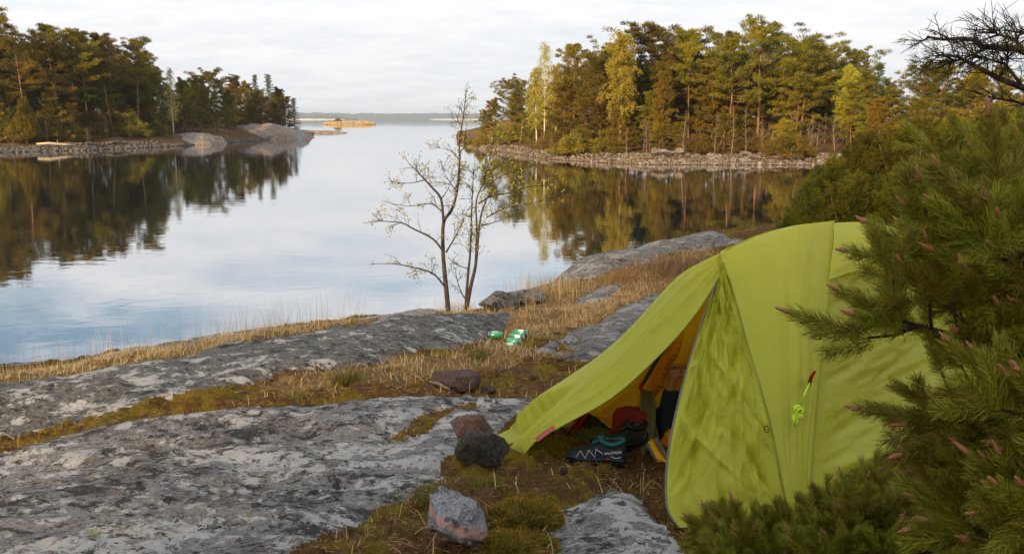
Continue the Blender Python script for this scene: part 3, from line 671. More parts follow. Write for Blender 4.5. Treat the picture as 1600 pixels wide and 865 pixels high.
# skyline pines of the left shore, left to right
for i, (px, py, off, k) in enumerate([(-25, 20, 10, 'pine2'), (6, 24, 12, 'pine1'), (31, 8, 16, 'pine3'), (58, 44, 8, 'pine4'), (92, 36, 12, 'pine1'), (112, 52, 9, 'pine0'), (133, 44, 11, 'pine2'), (156, 46, 10, 'pine3'), (178, 56, 14, 'pine4'), (195, 50, 8, 'pine1'), (212, 70, 16, 'pine2'), (233, 57, 8, 'pine3')]):
    if px < 0: lab = 'pine tree at the left picture edge on the left shore'
    else: lab = '%s tall pine from the left picture edge on the left shore skyline' % ORD[i - 1]
    L_(k, px, py, off, lab)
for k, px, py, off, lab, w in [
    ('full0', 258, 104, 10, 'rounded pine just right of the tall left shore pines', 1), ('spruce0', 268, 106, 18, 'small dark spruce tip behind the bare birch on the left shore', 1),
    ('birch2', 286, 106, 6, 'slender pale birch with hardly any leaves on the left shore', 1.0), ('full1', 304, 121, 12, 'low green pine right of the pale birch', 1),
    ('full2', 328, 116, 12, 'broad pine left of the round crowned pine by the bare rock', 1), ('flat0', 354, 106, 10, 'round crowned pine standing just left of the bare headland rock', 1.1),
    ('full0', 380, 116, 18, 'dense pine behind the bare headland rock', 1), ('full1', 398, 126, 22, 'low dense pine between the round pine and the two spruces', 1),
    ('spruce0', 413, 117, 20, 'left one of two pointed spruces on the headland', 0.9), ('spruce1', 433, 116, 20, 'right one of two pointed spruces on the headland', 1.0),
    ('full1', 447, 136, 18, 'small pine right of the two spruces on the headland', 1), ('full2', 456, 150, 16, 'bushy low pine near the headland tip', 1),
    ('full2', 425, 150, 9, 'spreading low pine on the bare headland rock', 1), ('full0', 441, 158, 8, 'low pine in front of the two headland spruces', 1), ('full1', 372, 140, 8, 'green pine right of the round crowned pine', 1), ('spruce1', 470, 153, 12, 'last small dark spruce at the headland tip', 1.1), ('scrub0', 452, 172, 10, 'brown leafless shrub near the headland tip', 1.3),
    ('scrub1', 438, 170, 9, 'brown leafless shrub behind the bare headland rock', 1.3), ('bush0', 390, 178, 20, 'green bush on the back of the bare headland rock', 1),
    ('cone0', 62, 150, 4.5, 'cone shaped juniper at the water edge of the left shore', 1.3), ('full2', 8, 140, 6, 'young green pine at the left edge of the left shore', 0.9),
    ('full0', 105, 150, 8, 'short bushy pine right of the cone shaped juniper', 1), ('full2', 135, 160, 8, 'short pine below the tall left shore pines', 1.0), ('full1', 190, 150, 9, 'young pine among the tall trunks of the left shore', 1), ('full0', 250, 155, 9, 'young pine left of the pale birch', 1.0),
    ('bare0', 93, 186, 4, 'thin pale bare tree right of the cone shaped juniper', 0.6), ('bare1', 219, 180, 4.5, 'thin pale bare tree below the last tall left shore pines', 0.5),
    ('scrub0', 155, 198, 4, 'crooked bare shrub at the left shore stones', 1), ('scrub1', 40, 205, 4, 'tangled bare shrub left of the cone shaped juniper', 1), ('bare2', 276, 190, 4, 'short bare tree beside the pale birch', 0.6),
    ('pine2', 242, 80, 12, 'half hidden pine behind the last tall left shore pine', 1), ('full1', 222, 98, 14, 'dark pine filling in behind the last tall left shore pine', 1)]:
    L_(k, px, py, off, lab, w)
rf = random.Random(3)
for i in range(60):        # the inside of the wood
    px = -90 + 350 * (i / 60) + rf.uniform(-6, 6); off = rf.uniform(11, 42); b = left_pt(px, off)
    top = np.interp(px, [-90, 30, 120, 230, 262], [45, 55, 68, 80, 120]) + rf.uniform(-2, 30)
    plant(rf.choice(['full0', 'full1', 'full2', 'spruce0', 'pine2']), b, top_h(px, top, b), 'dark tree deep inside the wood on the left shore', 'inner trees of the left wood')
for i in range(26):
    px = 275 + 175 * (i / 26) + rf.uniform(-4, 4); off = rf.uniform(13, 36); b = left_pt(px, off)
    plant(rf.choice(['full0', 'full1', 'spruce0']), b, top_h(px, np.interp(px, [270, 350, 440], [128, 124, 142]) + rf.uniform(0, 22), b), 'dark tree in the low wood behind the bare headland', 'inner trees of the headland wood')
# right point
for k, px, py, off, lab, w in [
    ('full2', 758, 170, 3, 'low dark pine at the left tip of the right point', 0.9), ('full1', 772, 152, 5, 'leaning dark pine near the left tip of the right point', 1.0), ('flat1', 795, 116, 7, 'dark wind shaped pine at the left end of the right point', 0.9), ('flat2', 812, 120, 9, 'second dark wind shaped pine at the left end of the right point', 0.9),
    ('bush0', 735, 214, 2.0, 'low yellow green bush on the stony tip of the right point', 1.0), ('bush1', 752, 208, 2.5, 'rounded bush behind the stony tip of the right point', 1),
    ('birch2', 849, 66, 9, 'thinly leaved birch near the left end of the right point', 1.0), ('birch0', 838, 104, 7, 'yellow green birch below the thinly leaved birch', 1.2), ('birch0', 866, 100, 9, 'yellow green birch right of the thinly leaved birch', 1.0),
    ('pine1', 893, 68, 12, 'pine rising behind the small birches of the right point', 1.0), ('flat0', 920, 78, 8, 'crooked pine with orange limbs left of the big birch', 1.1), ('flat1', 942, 56, 14, 'flat topped pine just behind the big birch', 0.9),
    ('birch1', 964, 50, 7, 'big yellow green birch on the right point', 1.15), ('flat2', 1012, 31, 14, 'broad dark flat crowned pine right of the big birch', 1.35), ('flat1', 1040, 36, 16, 'dark broad pine right of the big birch', 1.2),
    ('pine3', 1068, 42, 12, 'thin topped pine in the middle of the right point', 0.8), ('flat0', 1112, 48, 9, 'layered pine with a bare lower trunk on the right point', 1.0), ('flat2', 1128, 44, 14, 'layered pine behind the bare trunked one', 1),
    ('pine4', 1172, 24, 11, 'tallest pine of the right point', 1.05), ('pine2', 1196, 46, 15, 'pine just right of the tallest one', 1), ('flat1', 1236, 41, 10, 'big orange limbed pine in the right half of the point', 1.25), ('pine1', 1252, 60, 14, 'pine behind the big orange limbed pine', 1.1),
    ('pine0', 1276, 66, 16, 'narrow pine right of the big orange limbed pine', 1), ('flat0', 1303, 70, 18, 'dark pine above the yellow birch', 1), ('birch1', 1310, 100, 12, 'yellow leafy birch right of the big orange limbed pine', 1.0), ('spruce0', 1352, 98, 16, 'slim dark spruce right of the yellow birch', 1),
    ('spruce1', 1330, 84, 22, 'dark spruce top behind the yellow birch', 1), ('full0', 1375, 134, 8, 'round green pine above the near juniper', 1), ('flat2', 1420, 93, 12, 'spreading pine above the near juniper', 1.05), ('flat1', 1448, 88, 14, 'flat topped spreading pine right above the near juniper', 1.0),
    ('full1', 1500, 104, 14, 'dense pine left of the dark bare branches', 1), ('pine2', 1545, 100, 20, 'pine seen through the dark bare branches', 1), ('full2', 1590, 104, 14, 'pine at the right picture edge behind the dark branches', 1), ('full0', 1480, 118, 18, 'green pine between the spreading pines', 1),
    ('full1', 880, 120, 5, 'bushy pine at the shore below the crooked pine', 1.1), ('full2', 912, 150, 4.5, 'spreading green pine at the stony shore', 1.15), ('bush1', 905, 196, 3.6, 'rounded olive bush on the shore left of the boulders', 1.8), ('bush0', 890, 204, 3.4, 'small olive bush beside the rounded one', 1.4),
    ('full1', 1030, 105, 8, 'narrow olive conifer in front of the broad dark pine', 0.62), ('full0', 1010, 140, 9, 'young pine left of the narrow olive conifer', 0.9), ('full2', 960, 170, 6, 'low pine under the big birch', 1), ('full0', 1080, 130, 14, 'mid height pine behind the pale bare tree', 1),
    ('bare0', 1062, 170, 4.2, 'pale bare tree standing at the shore in the middle of the point', 1.1), ('bare1', 1005, 186, 4.2, 'small bare tree left of the boulders', 1), ('bare2', 975, 196, 4.0, 'crooked bare sapling left of the boulders', 1),
    ('bare1', 1110, 170, 5, 'thin bare tree by the bare trunked pine', 0.7), ('bare2', 1135, 160, 5, 'thin bare tree right of the bare trunked pine', 0.8), ('bare0', 1155, 168, 6, 'thin bare tree in the shade of the tallest pine', 0.8), ('scrub0', 1180, 190, 6, 'leafless shrub under the tallest pine', 1.2),
    ('full2', 1215, 186, 3.6, 'low bushy pine on the shore under the big orange limbed pine', 1.3), ('bush0', 1222, 202, 3.2, 'green bush at the right end of the stony shore', 1.6), ('scrub1', 1265, 190, 6, 'leafless shrub at the right end of the stony shore', 1.4), ('scrub0', 1290, 180, 8, 'brown leafless shrub under the yellow birch', 1.6), ('bare1', 1255, 170, 6, 'thin bare tree under the yellow birch', 0.8),
    ('scrub1', 860, 205, 4, 'brown bare shrub at the left end of the stony shore', 1.6), ('scrub0', 845, 210, 3.6, 'low brown shrub near the stony tip', 1.5)]:
    R_(k, px, py, off, lab, w)
for i in range(84):
    px = 800 + 560 * (i / 84) + rf.uniform(-5, 5); off = rf.uniform(9, 38); b = right_pt(px, off)
    top = np.interp(px, [800, 860, 960, 1200, 1300, 1400], [150, 108, 78, 74, 100, 126]) + rf.uniform(-2, 36)
    plant(rf.choice(['full0', 'full1', 'full2', 'spruce1', 'flat2']), b, top_h(px, top, b), 'dark tree deep inside the wood on the right point', 'inner trees of the right wood')
for i in range(22):
    px = 1340 + 330 * (i / 22) + rf.uniform(-5, 5); off = rf.uniform(4, 36); b = right_pt(px, off)
    plant(rf.choice(['full0', 'full1', 'full2', 'flat0', 'flat1']), b, top_h(px, 132 + rf.uniform(-14, 30), b), 'tree of the wood behind the near juniper at right', 'trees behind the near juniper')
# undergrowth along the edge of both woods
for i in range(34):
    right = i % 2; px = (790 + 480 * (i / 34) if right else -20 + 290 * (i / 34)) + rf.uniform(-8, 8); off = rf.uniform(5.5, 9); b = right_pt(px, off) if right else left_pt(px, off)
    k = rf.choice(['bush0', 'bush1', 'full2', 'scrub0', 'scrub1', 'full0']); plant(k, b, rf.uniform(1.6, 3.4), 'low undergrowth at the edge of the %s' % ('right hand wood' if right else 'left hand wood'), 'undergrowth of the %s wood' % ('right' if right else 'left'), 1.3)
# reed islet
b0 = Vector((XD(551, 560), 560, 0))
rs = np.random.RandomState(77); n = 2600
bx_ = np.stack([b0.x + rs.uniform(-14, 17, n), 560 + rs.uniform(-6, 4, n), np.full(n, 0.2)], -1); bx_[:, 2] += 0.3 * rs.rand(n)
V, F = tris_from(bx_, unit(np.stack([rs.normal(size=n) * 0.12, rs.normal(size=n) * 0.12, np.ones(n)], -1)), rs.uniform(1.0, 2.2, n) * np.interp(bx_[:, 0] - b0.x, [-14, -6, 12, 17], [0.5, 1, 1, 0.5]), 0.5, rs)
tag(obj('reeds', V, F, M['reed']), 'pale yellow reeds on the islet out in the bay', 'reeds', kind='stuff')
for k, px, h, lab in (('scrub0', 533, 3.4, 'reddish bare shrub at the left end of the reed islet'), ('bush0', 536, 4.2, 'green bush in the middle of the reed islet shrubs'), ('scrub1', 541, 3.2, 'bare shrub right of the green bush on the reed islet'), ('scrub0', 549, 2.6, 'bare shrub half sunk in the reeds of the islet')):
    plant(k, Vector((XD(px, 561), 561, 0.6)), h, lab, 'shrubs on the reed islet', 1.3)
# unseen trees added behind the camera to keep the evening sun off the campsite
for i in range(18):
    a = rad(SUN_AZ - 40 + 80 * i / 17 + rf.uniform(-2, 2)); d = rf.uniform(26, 36); x, y = math.sin(a) * d, math.cos(a) * d
    plant(rf.choice(['full0', 'full1', 'full2', 'pine2', 'spruce0']), Vector((x, y, 2.05)), rf.uniform(9.5, 13), 'unseen tall tree added behind the camera to shade the campsite', 'shade trees added behind the camera', 1.1)
def rock_mesh(seed, size, cuts=7, sub=3, rough=0.05):
    """a broken stone: subdivided icosahedron, cut by random planes, roughened"""
    rs = np.random.RandomState(seed); V, F = ico_pts(); V = [tuple(v) for v in V]; F = [tuple(f) for f in F]
    for s in range(sub):
        mid = {}; V2 = list(V); F2 = []
        def m_(a, b):
            k = (min(a, b), max(a, b))
            if k not in mid: mid[k] = len(V2); V2.append(tuple((np.array(V[a]) + np.array(V[b])) / np.linalg.norm(np.array(V[a]) + np.array(V[b]))))
            return mid[k]
        for a, b, c in F: x, y, z = m_(a, b), m_(b, c), m_(c, a); F2 += [(a, x, z), (b, y, x), (c, z, y), (x, y, z)]
        V, F = V2, F2
    V = np.array(V)
    for k in range(cuts):
        n = unit(rs.normal(size=3)); d = rs.uniform(0.50, 0.82); h = V @ n; V = V - np.outer(np.maximum(h - d, 0), n)
    V = V * (1 + rough * fbm(V[:, 0] * 3, V[:, 1] * 3, V[:, 2] * 3, seed, 4))[:, None]
    return V * np.array(size), np.array(F)
def boulder(name, px, py_bot, d, size, mat, label, seed, rz=0.0, sink=0.15, cuts=7, cat='rock', z=None, rough=0.05, sub=3, smooth=True, taper=0.0):
    V, F = rock_mesh(seed, size, cuts, sub, rough); V[:, :2] *= (1 - taper * (V[:, 2:3] / size[2])); p = P(px, py_bot, d); zz = gz(p.x, p.y) if z is None else z
    V[:, 2] -= V[:, 2].min(); o = obj(name, V, F, M[mat] if isinstance(mat, str) else mat, smooth=smooth, loc=(p.x, p.y, zz - sink * size[2]), rot=(0, 0, rz)); o.data.set_sharp_from_angle(angle=rad(28)); return tag(o, label, cat)
for px, of, s, lab, sd in ((1022, 4.4, (0.34, 0.30, 0.30), 'round pale boulder standing up on the stony shore', 31), (1036, 3.0, (0.95, 0.6, 0.34), 'long pinkish boulder on the stony shore', 32), (1061, 3.6, (0.5, 0.4, 0.26), 'grey boulder right of the long pinkish one', 33), (1165, 4.0, (0.5, 0.4, 0.2), 'flat pale boulder under the tallest pine', 34), (884, 3.2, (0.32, 0.3, 0.2), 'small pale boulder below the shore bushes', 35)):
    b = right_pt(px, of); boulder('boulder', px, 240, b.y, s, 'stone', lab, sd, z=b.z + 0.1, sub=2)
# driftwood log on the left shore
mb = MB(); a, b = left_pt(76, 1.6), left_pt(136, 1.2); a.z += 0.45; b.z += 0.35
mb.tube([a, a.lerp(b, 0.3) + Vector((0, 0, 0.1)), a.lerp(b, 0.7), b], [0.08, 0.15, 0.14, 0.06], 6); mb.tube([a.lerp(b, 0.55), a.lerp(b, 0.5) + Vector((0.2, -0.2, 0.5))], [0.05, 0.02], 5)
tag(mb.build('driftwood_log', M['birch_bark']), 'pale fallen log lying along the left shore stones', 'log')

# ================================================================ NEAR JUNIPERS
def near_juniper(seed, H, W, n=420, per=130):
    rs = np.random.RandomState(seed); mb = MB(); pads = []
    for k in range(9):
        a = rs.uniform(0, 6.28); r = rs.uniform(0.1, 0.6) * W
        mb.tube([(0.04 * math.cos(a), 0.04 * math.sin(a), 0), (0.5 * r * math.cos(a), 0.5 * r * math.sin(a), 0.45 * H), (r * math.cos(a), r * math.sin(a), 0.85 * H)], [0.03, 0.022, 0.006], 5, False)
    B, D = [], []
    for k in range(n):
        q = unit(rs.normal(size=3)); z = abs(q[2]) ** 0.8; rr = rs.uniform(0.5, 1.0) ** 0.6
        c = np.array([q[0] * W * (1.0 - 0.55 * z ** 1.6) * rr, q[1] * W * (1.0 - 0.55 * z ** 1.6) * rr, H * (0.02 + 0.92 * z * rs.uniform(0.8, 1.1))])
        ax = unit(np.array([q[0] * 0.55, q[1] * 0.55, 0.9]) + rs.normal(size=3) * 0.2); L = rs.uniform(0.14, 0.30)
        t = rs.rand(per) ** 0.8; off = rs.normal(size=(per, 3)) * 0.05 * (1.1 - t)[:, None]
        B.append(c + ax * (t * L)[:, None] + off); D.append(unit(ax + off * 14 + rs.normal(size=(per, 3)) * 0.35))
    B, D = np.concatenate(B), np.concatenate(D)
    return mb, tris_from(B, D, rs.uniform(0.035, 0.07, len(B)), 0.014, rs)
reg('nj0', near_juniper(1, 1.7, 0.85), 1.7, 'grey_bark', 'juniper', 'juniper_bush'); reg('nj1', near_juniper(2, 1.9, 1.0), 1.9, 'grey_bark', 'juniper', 'juniper_bush')
for px, py, d, k, w, lab in ((1288, 236, 11.8, 'nj0', 0.95, 'low juniper bush nearest the water behind the tent'), (1262, 285, 11.2, 'nj1', 0.9, 'lowest juniper spray at the left foot of the near junipers'), (1350, 196, 12.6, 'nj1', 1.0, 'juniper bush rising right behind the tent top'), (1410, 172, 12.2, 'nj0', 1.1, 'juniper bush above the foreground pine branches'),
                           (1470, 176, 13.0, 'nj1', 1.1, 'wide juniper bush left of the right picture edge'), (1540, 158, 13.6, 'nj0', 1.2, 'tall juniper near the right picture edge'), (1600, 150, 13.0, 'nj1', 1.2, 'juniper at the right picture edge'), (1325, 262, 10.6, 'nj0', 1.2, 'juniper foot directly behind the tent top'), (1400, 250, 10.4, 'nj1', 1.2, 'juniper foot behind the foreground pine'), (1490, 255, 10.6, 'nj0', 1.3, 'juniper foot low behind the foreground pine at right')):
    x = XD(px, d); b = Vector((x, d, gz(x, d))); plant(k, b, max(0.8, top_h(px, py, b)), lab, 'junipers behind the tent', w * 1.1)

# ================================================================ SAPLINGS AT THE WATER EDGE
def sapling(name, stems, branches, label, d, seed, leaves):
    rs = np.random.RandomState(seed); root = empty(name, P(*stems[0][0][0], d)); r0 = root.location.copy()
    base = r0.copy(); base.z = gz(r0.x, r0.y) - 0.03; root.location = base; off = P(700, 490, d).z - P(700, 490, d).z
    tw = []
    LB, LD = [], []
    def leafy_at(q, n, sp):
        for k in range(n): LB.append(np.array(q) + rs.normal(size=3) * sp); LD.append(rs.normal(size=3) + np.array([0, 0, 0.3]))
    def poly(pix, dd):
        n = len(pix); return [P(px, py, d + dd * (i / max(1, n - 1))) - base for i, (px, py) in enumerate(pix)]
    def smooth(pts, k=4):
        o_ = []
        for i in range(len(pts) - 1):
            p0, p1, p2, p3 = pts[max(0, i - 1)], pts[i], pts[i + 1], pts[min(len(pts) - 1, i + 2)]
            for j in range(k):
                t = j / k; o_.append(0.5 * ((2 * p1) + (p2 - p0) * t + (2 * p0 - 5 * p1 + 4 * p2 - p3) * t * t + (3 * p1 - p0 - 3 * p2 + p3) * t ** 3))
        return o_ + [pts[-1]]
    mbT = MB()
    for pix, dd, ra, rb in stems:
        pts = smooth(poly(pix, dd)); n = len(pts); pts[0].z = min(pts[0].z, 0.0) if pix is stems[0][0] else pts[0].z
        mbT.tube(pts, [0.78 * (ra + (rb - ra) * (i / (n - 1))) for i in range(n)], 7); tw.append((pts, ra, 0.45))
    mbB = MB()
    for pix, dd, ra in branches:
        pts = smooth(poly(pix, dd)); n = len(pts); mbB.tube(pts, [ra * (1 - 0.8 * i / (n - 1)) for i in range(n)], 5, False); tw.append((pts, ra, 0.12))
    for pts, ra, st in tw:
        n = len(pts); tot = sum((pts[i + 1] - pts[i]).length for i in range(n - 1))
        for k in range(int(tot * 17)):
            s = rs.uniform(st, 1.0) * (n - 1); i = min(n - 2, int(s)); q = pts[i].lerp(pts[i + 1], s - i); t = (pts[i + 1] - pts[i]).normalized()
            dv = Vector(unit(np.array(t) * 0.7 + rs.normal(size=3) * 0.65 + np.array([0, 0, 0.25]))); L = rs.uniform(0.07, 0.30) * (1.15 - 0.5 * s / (n - 1))
            e = q + dv * L + Vector((0, 0, 0.04 * L)); mid = q.lerp(e, 0.5) + Vector(rs.normal(size=3) * 0.02 * L * 5)
            mbB.tube([q, mid, e], [0.0035, 0.0028, 0.0015], 3, False)
            for f in (0.35, 0.6, 0.8):
                if rs.rand() < 0.6:
                    g = q.lerp(e, f); e2 = g + Vector(unit(np.array(dv) + rs.normal(size=3) * 0.8)) * L * 0.5; mbB.tube([g, e2], [0.0022, 0.0012], 3, False); leafy_at(e2, rs.randint(1, 5), 0.018)
            leafy_at(e, rs.randint(1, 4), 0.02); leafy_at(mid, rs.randint(0, 2), 0.02)
    mbT.build('stem', M['alder_bark'], root); mbB.build('branches', M['alder_bark'], root)
    B, D = np.array(LB), unit(np.array(LD)); V, F = tris_from(B, D, rs.uniform(0.018, 0.034, len(B)), 0.020, rs)
    tag(obj('leaves', V, F, M['alder'], root), kind='stuff')
    return tag(root, label, 'sapling', 'saplings at the water edge')
sapling('sapling', [([(701, 494), (697, 450), (694, 420), (692, 390), (693, 348), (706, 327), (714, 298), (718, 256), (718, 223), (724, 182), (728, 148)], 0.25, 0.040, 0.005), ([(693, 348), (689, 311), (676, 294), (664, 281), (649, 265), (639, 256)], -0.3, 0.022, 0.005)],
        [([(692, 392), (676, 373), (647, 358), (627, 348), (605, 346), (585, 344)], -0.3, 0.014), ([(695, 448), (676, 427), (643, 417), (614, 412), (581, 412)], -0.2, 0.013), ([(697, 394), (714, 365), (731, 327)], 0.3, 0.012), ([(690, 330), (672, 318), (640, 322), (612, 318)], 0.2, 0.009), ([(714, 300), (700, 280), (690, 262)], -0.2, 0.007), ([(718, 250), (704, 236), (684, 230)], 0.2, 0.007), ([(718, 240), (730, 222), (735, 205)], -0.1, 0.006), ([(722, 195), (708, 186), (702, 178)], 0.1, 0.005), ([(689, 311), (700, 296), (704, 282)], 0.1, 0.007), ([(664, 281), (640, 286), (610, 284)], -0.2, 0.007)],
        'single stemmed leafing sapling standing left at the water edge', 10.15, 5, 1500)
sapling('sapling', [([(727, 488), (731, 431), (735, 390), (737, 327), (740, 265)], 0.2, 0.026, 0.005), ([(728, 486), (736, 445), (743, 415), (747, 373), (753, 330), (766, 300)], -0.15, 0.034, 0.006), ([(743, 410), (745, 360), (744, 315), (755, 285), (768, 235), (774, 195)], 0.3, 0.018, 0.004)],
        [([(753, 352), (770, 348), (787, 342)], -0.1, 0.010), ([(748, 318), (770, 305), (793, 302), (818, 294), (845, 290), (868, 296)], -0.3, 0.012), ([(752, 300), (775, 280), (800, 268), (822, 262)], 0.25, 0.009), ([(740, 300), (726, 285), (716, 280)], 0.15, 0.007), ([(729, 470), (720, 455), (714, 436), (711, 420)], 0.1, 0.010), ([(733, 420), (716, 414), (706, 402)], -0.1, 0.007), ([(755, 285), (775, 262), (790, 250)], 0.1, 0.007), ([(765, 250), (780, 235), (800, 225)], -0.15, 0.006), ([(760, 340), (790, 325), (830, 318), (860, 308)], 0.2, 0.009)],
        'several stemmed leafing sapling standing right at the water edge', 10.3, 6, 1500)

# ================================================================ GRASS, MOSS, NEEDLE LITTER (nobody could count it)
rs = np.random.RandomState(12)
cell = np.gradient(GY, axis=0) * np.gradient(GX, axis=1); area = np.abs(cell).reshape(-1)
free = (GSF < -0.005) & (GV[:, 2] > 0.6)
POLY_TENT = np.array([(0.15, 3.95), (0.85, 3.35), (1.3, 3.5), (2.6, 4.0), (2.6, 6.0), (0.3, 5.2)])
tent_in = sdf(POLY_TENT, GV[:, 0], GV[:, 1]) > 0.25
def pick(w, n):
    w = np.where(free, w, 0) * area; p = w / w.sum(); k = rs.choice(len(p), n, p=p)
    dx = (rs.rand(n, 2) - 0.5); q = GV[k].copy(); s = np.sqrt(area[k])[:, None]; q[:, :2] += dx * s; return q, k
dist = np.hypot(GV[:, 0], GV[:, 1]); near = 1 / np.maximum(dist, 2.5) ** 1.2
inview = (np.abs(GV[:, 0]) < 0.68 * GV[:, 1] + 0.6)
def blades(q, L, W, lean, rs, droop=0.4):
    """bent two-piece blades"""
    n = len(q); a = rs.uniform(0, 6.28, n); h = np.stack([np.cos(a), np.sin(a), np.zeros(n)], -1); side = np.stack([-np.sin(a), np.cos(a), np.zeros(n)], -1)
    ln = np.abs(rs.normal(size=n)) * lean; up = np.array([0, 0, 1.0]); L = L[:, None]; W = W * np.ones((n, 1))
    m = q + L * 0.55 * unit(up + h * ln[:, None]); t = m + L * 0.45 * unit(up * (1 - droop) + h * (ln[:, None] * 1.6 + droop))
    V = np.stack([q - side * W / 2, q + side * W / 2, m + side * W * 0.35, m - side * W * 0.35, t], 1).reshape(-1, 3); i = np.arange(n) * 5
    F = np.concatenate([np.stack([i, i + 1, i + 2], -1), np.stack([i, i + 2, i + 3], -1), np.stack([i + 3, i + 2, i + 4], -1)]); return V, F
mn = fbm(GV[:, 0] * 2.6, GV[:, 1] * 2.6, 0, 61, 4); mn2 = fbm(GV[:, 0] * 1.3, GV[:, 1] * 1.3, 3, 62, 3)
q, k = pick(near * inview * sstep(-0.15, 0.5, mn) * (1 - 0.8 * GGR) * ~tent_in, 130000)
V, F = tris_from(q - np.array([0, 0, 0.004]), unit(rs.normal(size=(len(q), 3)) * 0.5 + np.array([0, 0, 1.0])), rs.uniform(0.010, 0.028, len(q)), 0.0055, rs)
tag(obj('moss', V, F, M['mossb']), 'yellow green moss cushions covering the ground between rocks', 'moss', kind='stuff')
q, k = pick(near * inview * (0.35 + sstep(0.3, -0.4, mn)) , 42000)
d_ = unit(np.stack([rs.normal(size=len(q)), rs.normal(size=len(q)), rs.uniform(-0.1, 0.45, len(q))], -1))
V, F = tris_from(q + np.array([0, 0, 0.006]), d_, rs.uniform(0.025, 0.065, len(q)), 0.0045, rs)
tag(obj('needle_litter', V, F, M['litter']), 'brown fallen pine needles strewn over the moss', 'litter', kind='stuff')
q, k = pick(inview * (0.02 + GGR ** 1.5) * (0.4 + sstep(-0.4, 0.5, mn2)) * np.where(sdf(GRASS_ZONES[2], GV[:, 0], GV[:, 1]) > -0.1, 0.45, 1) / np.maximum(dist, 4) ** 0.8, 30000)
V, F = blades(q, 0.02 + 0.095 * rs.rand(len(q)) ** 2, 0.0042, 1.5, rs, 0.6)
tag(obj('dry_grass', V, F, M['straw']), 'dry straw coloured grass in the hollows between the rocks', 'grass', kind='stuff')
q, k = pick(inview * near * (0.10 + GGR) * (~tent_in) * sstep(-0.1, 0.4, mn2 + 0.3 * mn), 4200)
V, F = blades(q, rs.uniform(0.05, 0.17, len(q)), 0.0032, 1.3, rs, 0.65)
tag(obj('dry_grass', V, F, M['straw']), 'thin scattered dry grass stalks standing over the moss', 'grass', kind='stuff')
strip = np.maximum(sdf(GRASS_ZONES[0], GV[:, 0], GV[:, 1]), sdf(GRASS_ZONES[1], GV[:, 0], GV[:, 1]) - 0.2)
q, k = pick(inview * sstep(-0.05, 0.1, strip) * sstep(0.0, 0.5, fbm(GV[:, 0] * 0.9, GV[:, 1] * 0.9, 0, 71, 2) - 0.05), 480)
V, F = blades(q, rs.uniform(0.12, 0.40, len(q)), 0.0030, 0.25, rs, 0.15)
tag(obj('tall_dry_grass', V, F, M['straw']), 'tall thin dry grass stems rising against the water', 'grass', kind='stuff')
# green tufts one can pick out
def tuft(px, py, label, n, L, mat='greengrass', spread=0.05):
    p = on_ground([(px, py)])[0]; q = np.zeros((n, 3)); q[:, :2] = rs.normal(size=(n, 2)) * spread; root = (p[0], p[1], gz(p[0], p[1]) - 0.01)
    V, F = blades(q, rs.uniform(0.5, 1.0, n) * L, 0.004, 0.45, rs); o = obj('grass_tuft', V, F, M[mat], loc=root); return tag(o, label, 'grass tuft', 'single grass tufts', 'stuff')
tuft(542, 603, 'green grass tuft at the foot of the dark rock ridge', 260, 0.16); tuft(745, 560, 'greenish grass tuft left of the drink cans', 160, 0.13); tuft(668, 795, 'green grass tuft left of the striped stone', 200, 0.12); tuft(757, 765, 'small green tuft above the striped stone', 160, 0.08)
tuft(760, 552, 'dry grass tuft below the left drink can', 60, 0.2, 'straw', 0.03); tuft(1060, 430, 'brownish heather tuft beside the tent silhouette', 900, 0.32, 'reddish', 0.30); tuft(715, 430 + 58, 'pale grass tuft between the two saplings', 200, 0.22, 'straw', 0.15); tuft(862, 462, 'tall straw tuft in front of the shore slab', 500, 0.34, 'straw', 0.22); tuft(985, 440, 'heather tuft behind the half buried slab', 500, 0.2, 'litter', 0.25)
# ================================================================ FOREGROUND PINES
def shoot_mesh(seed, L=0.17, n=230, nl=0.056, w=0.0021, open_=0.75):
    rs = np.random.RandomState(seed); t = 0.08 + 0.92 * rs.rand(n) ** 0.75; a = rs.uniform(0, 6.28, n); ang = open_ * (1.15 - 0.55 * t) * rs.uniform(0.7, 1.25, n)
    B = np.stack([0.003 * np.cos(a), 0.003 * np.sin(a), t * L], -1); D = np.stack([np.cos(a) * np.sin(ang), np.sin(a) * np.sin(ang), np.cos(ang)], -1)
    ln = nl * rs.uniform(0.75, 1.15, n); side = unit(np.cross(D, rs.normal(size=(n, 3)))); bend = rs.normal(size=(n, 3)) * 0.006
    m = B + D * (ln * 0.55)[:, None] + bend; e = B + D * ln[:, None] - bend * 0.5
    V = np.stack([B - side * w * 0.4, B + side * w * 0.4, m + side * w * 0.5, m - side * w * 0.5, e], 1).reshape(-1, 3); i = np.arange(n) * 5
    F = np.concatenate([np.stack([i, i + 1, i + 2], -1), np.stack([i, i + 2, i + 3], -1), np.stack([i + 3, i + 2, i + 4], -1)])
    return meshdata('needle_shoot', V, F, M['needle'])
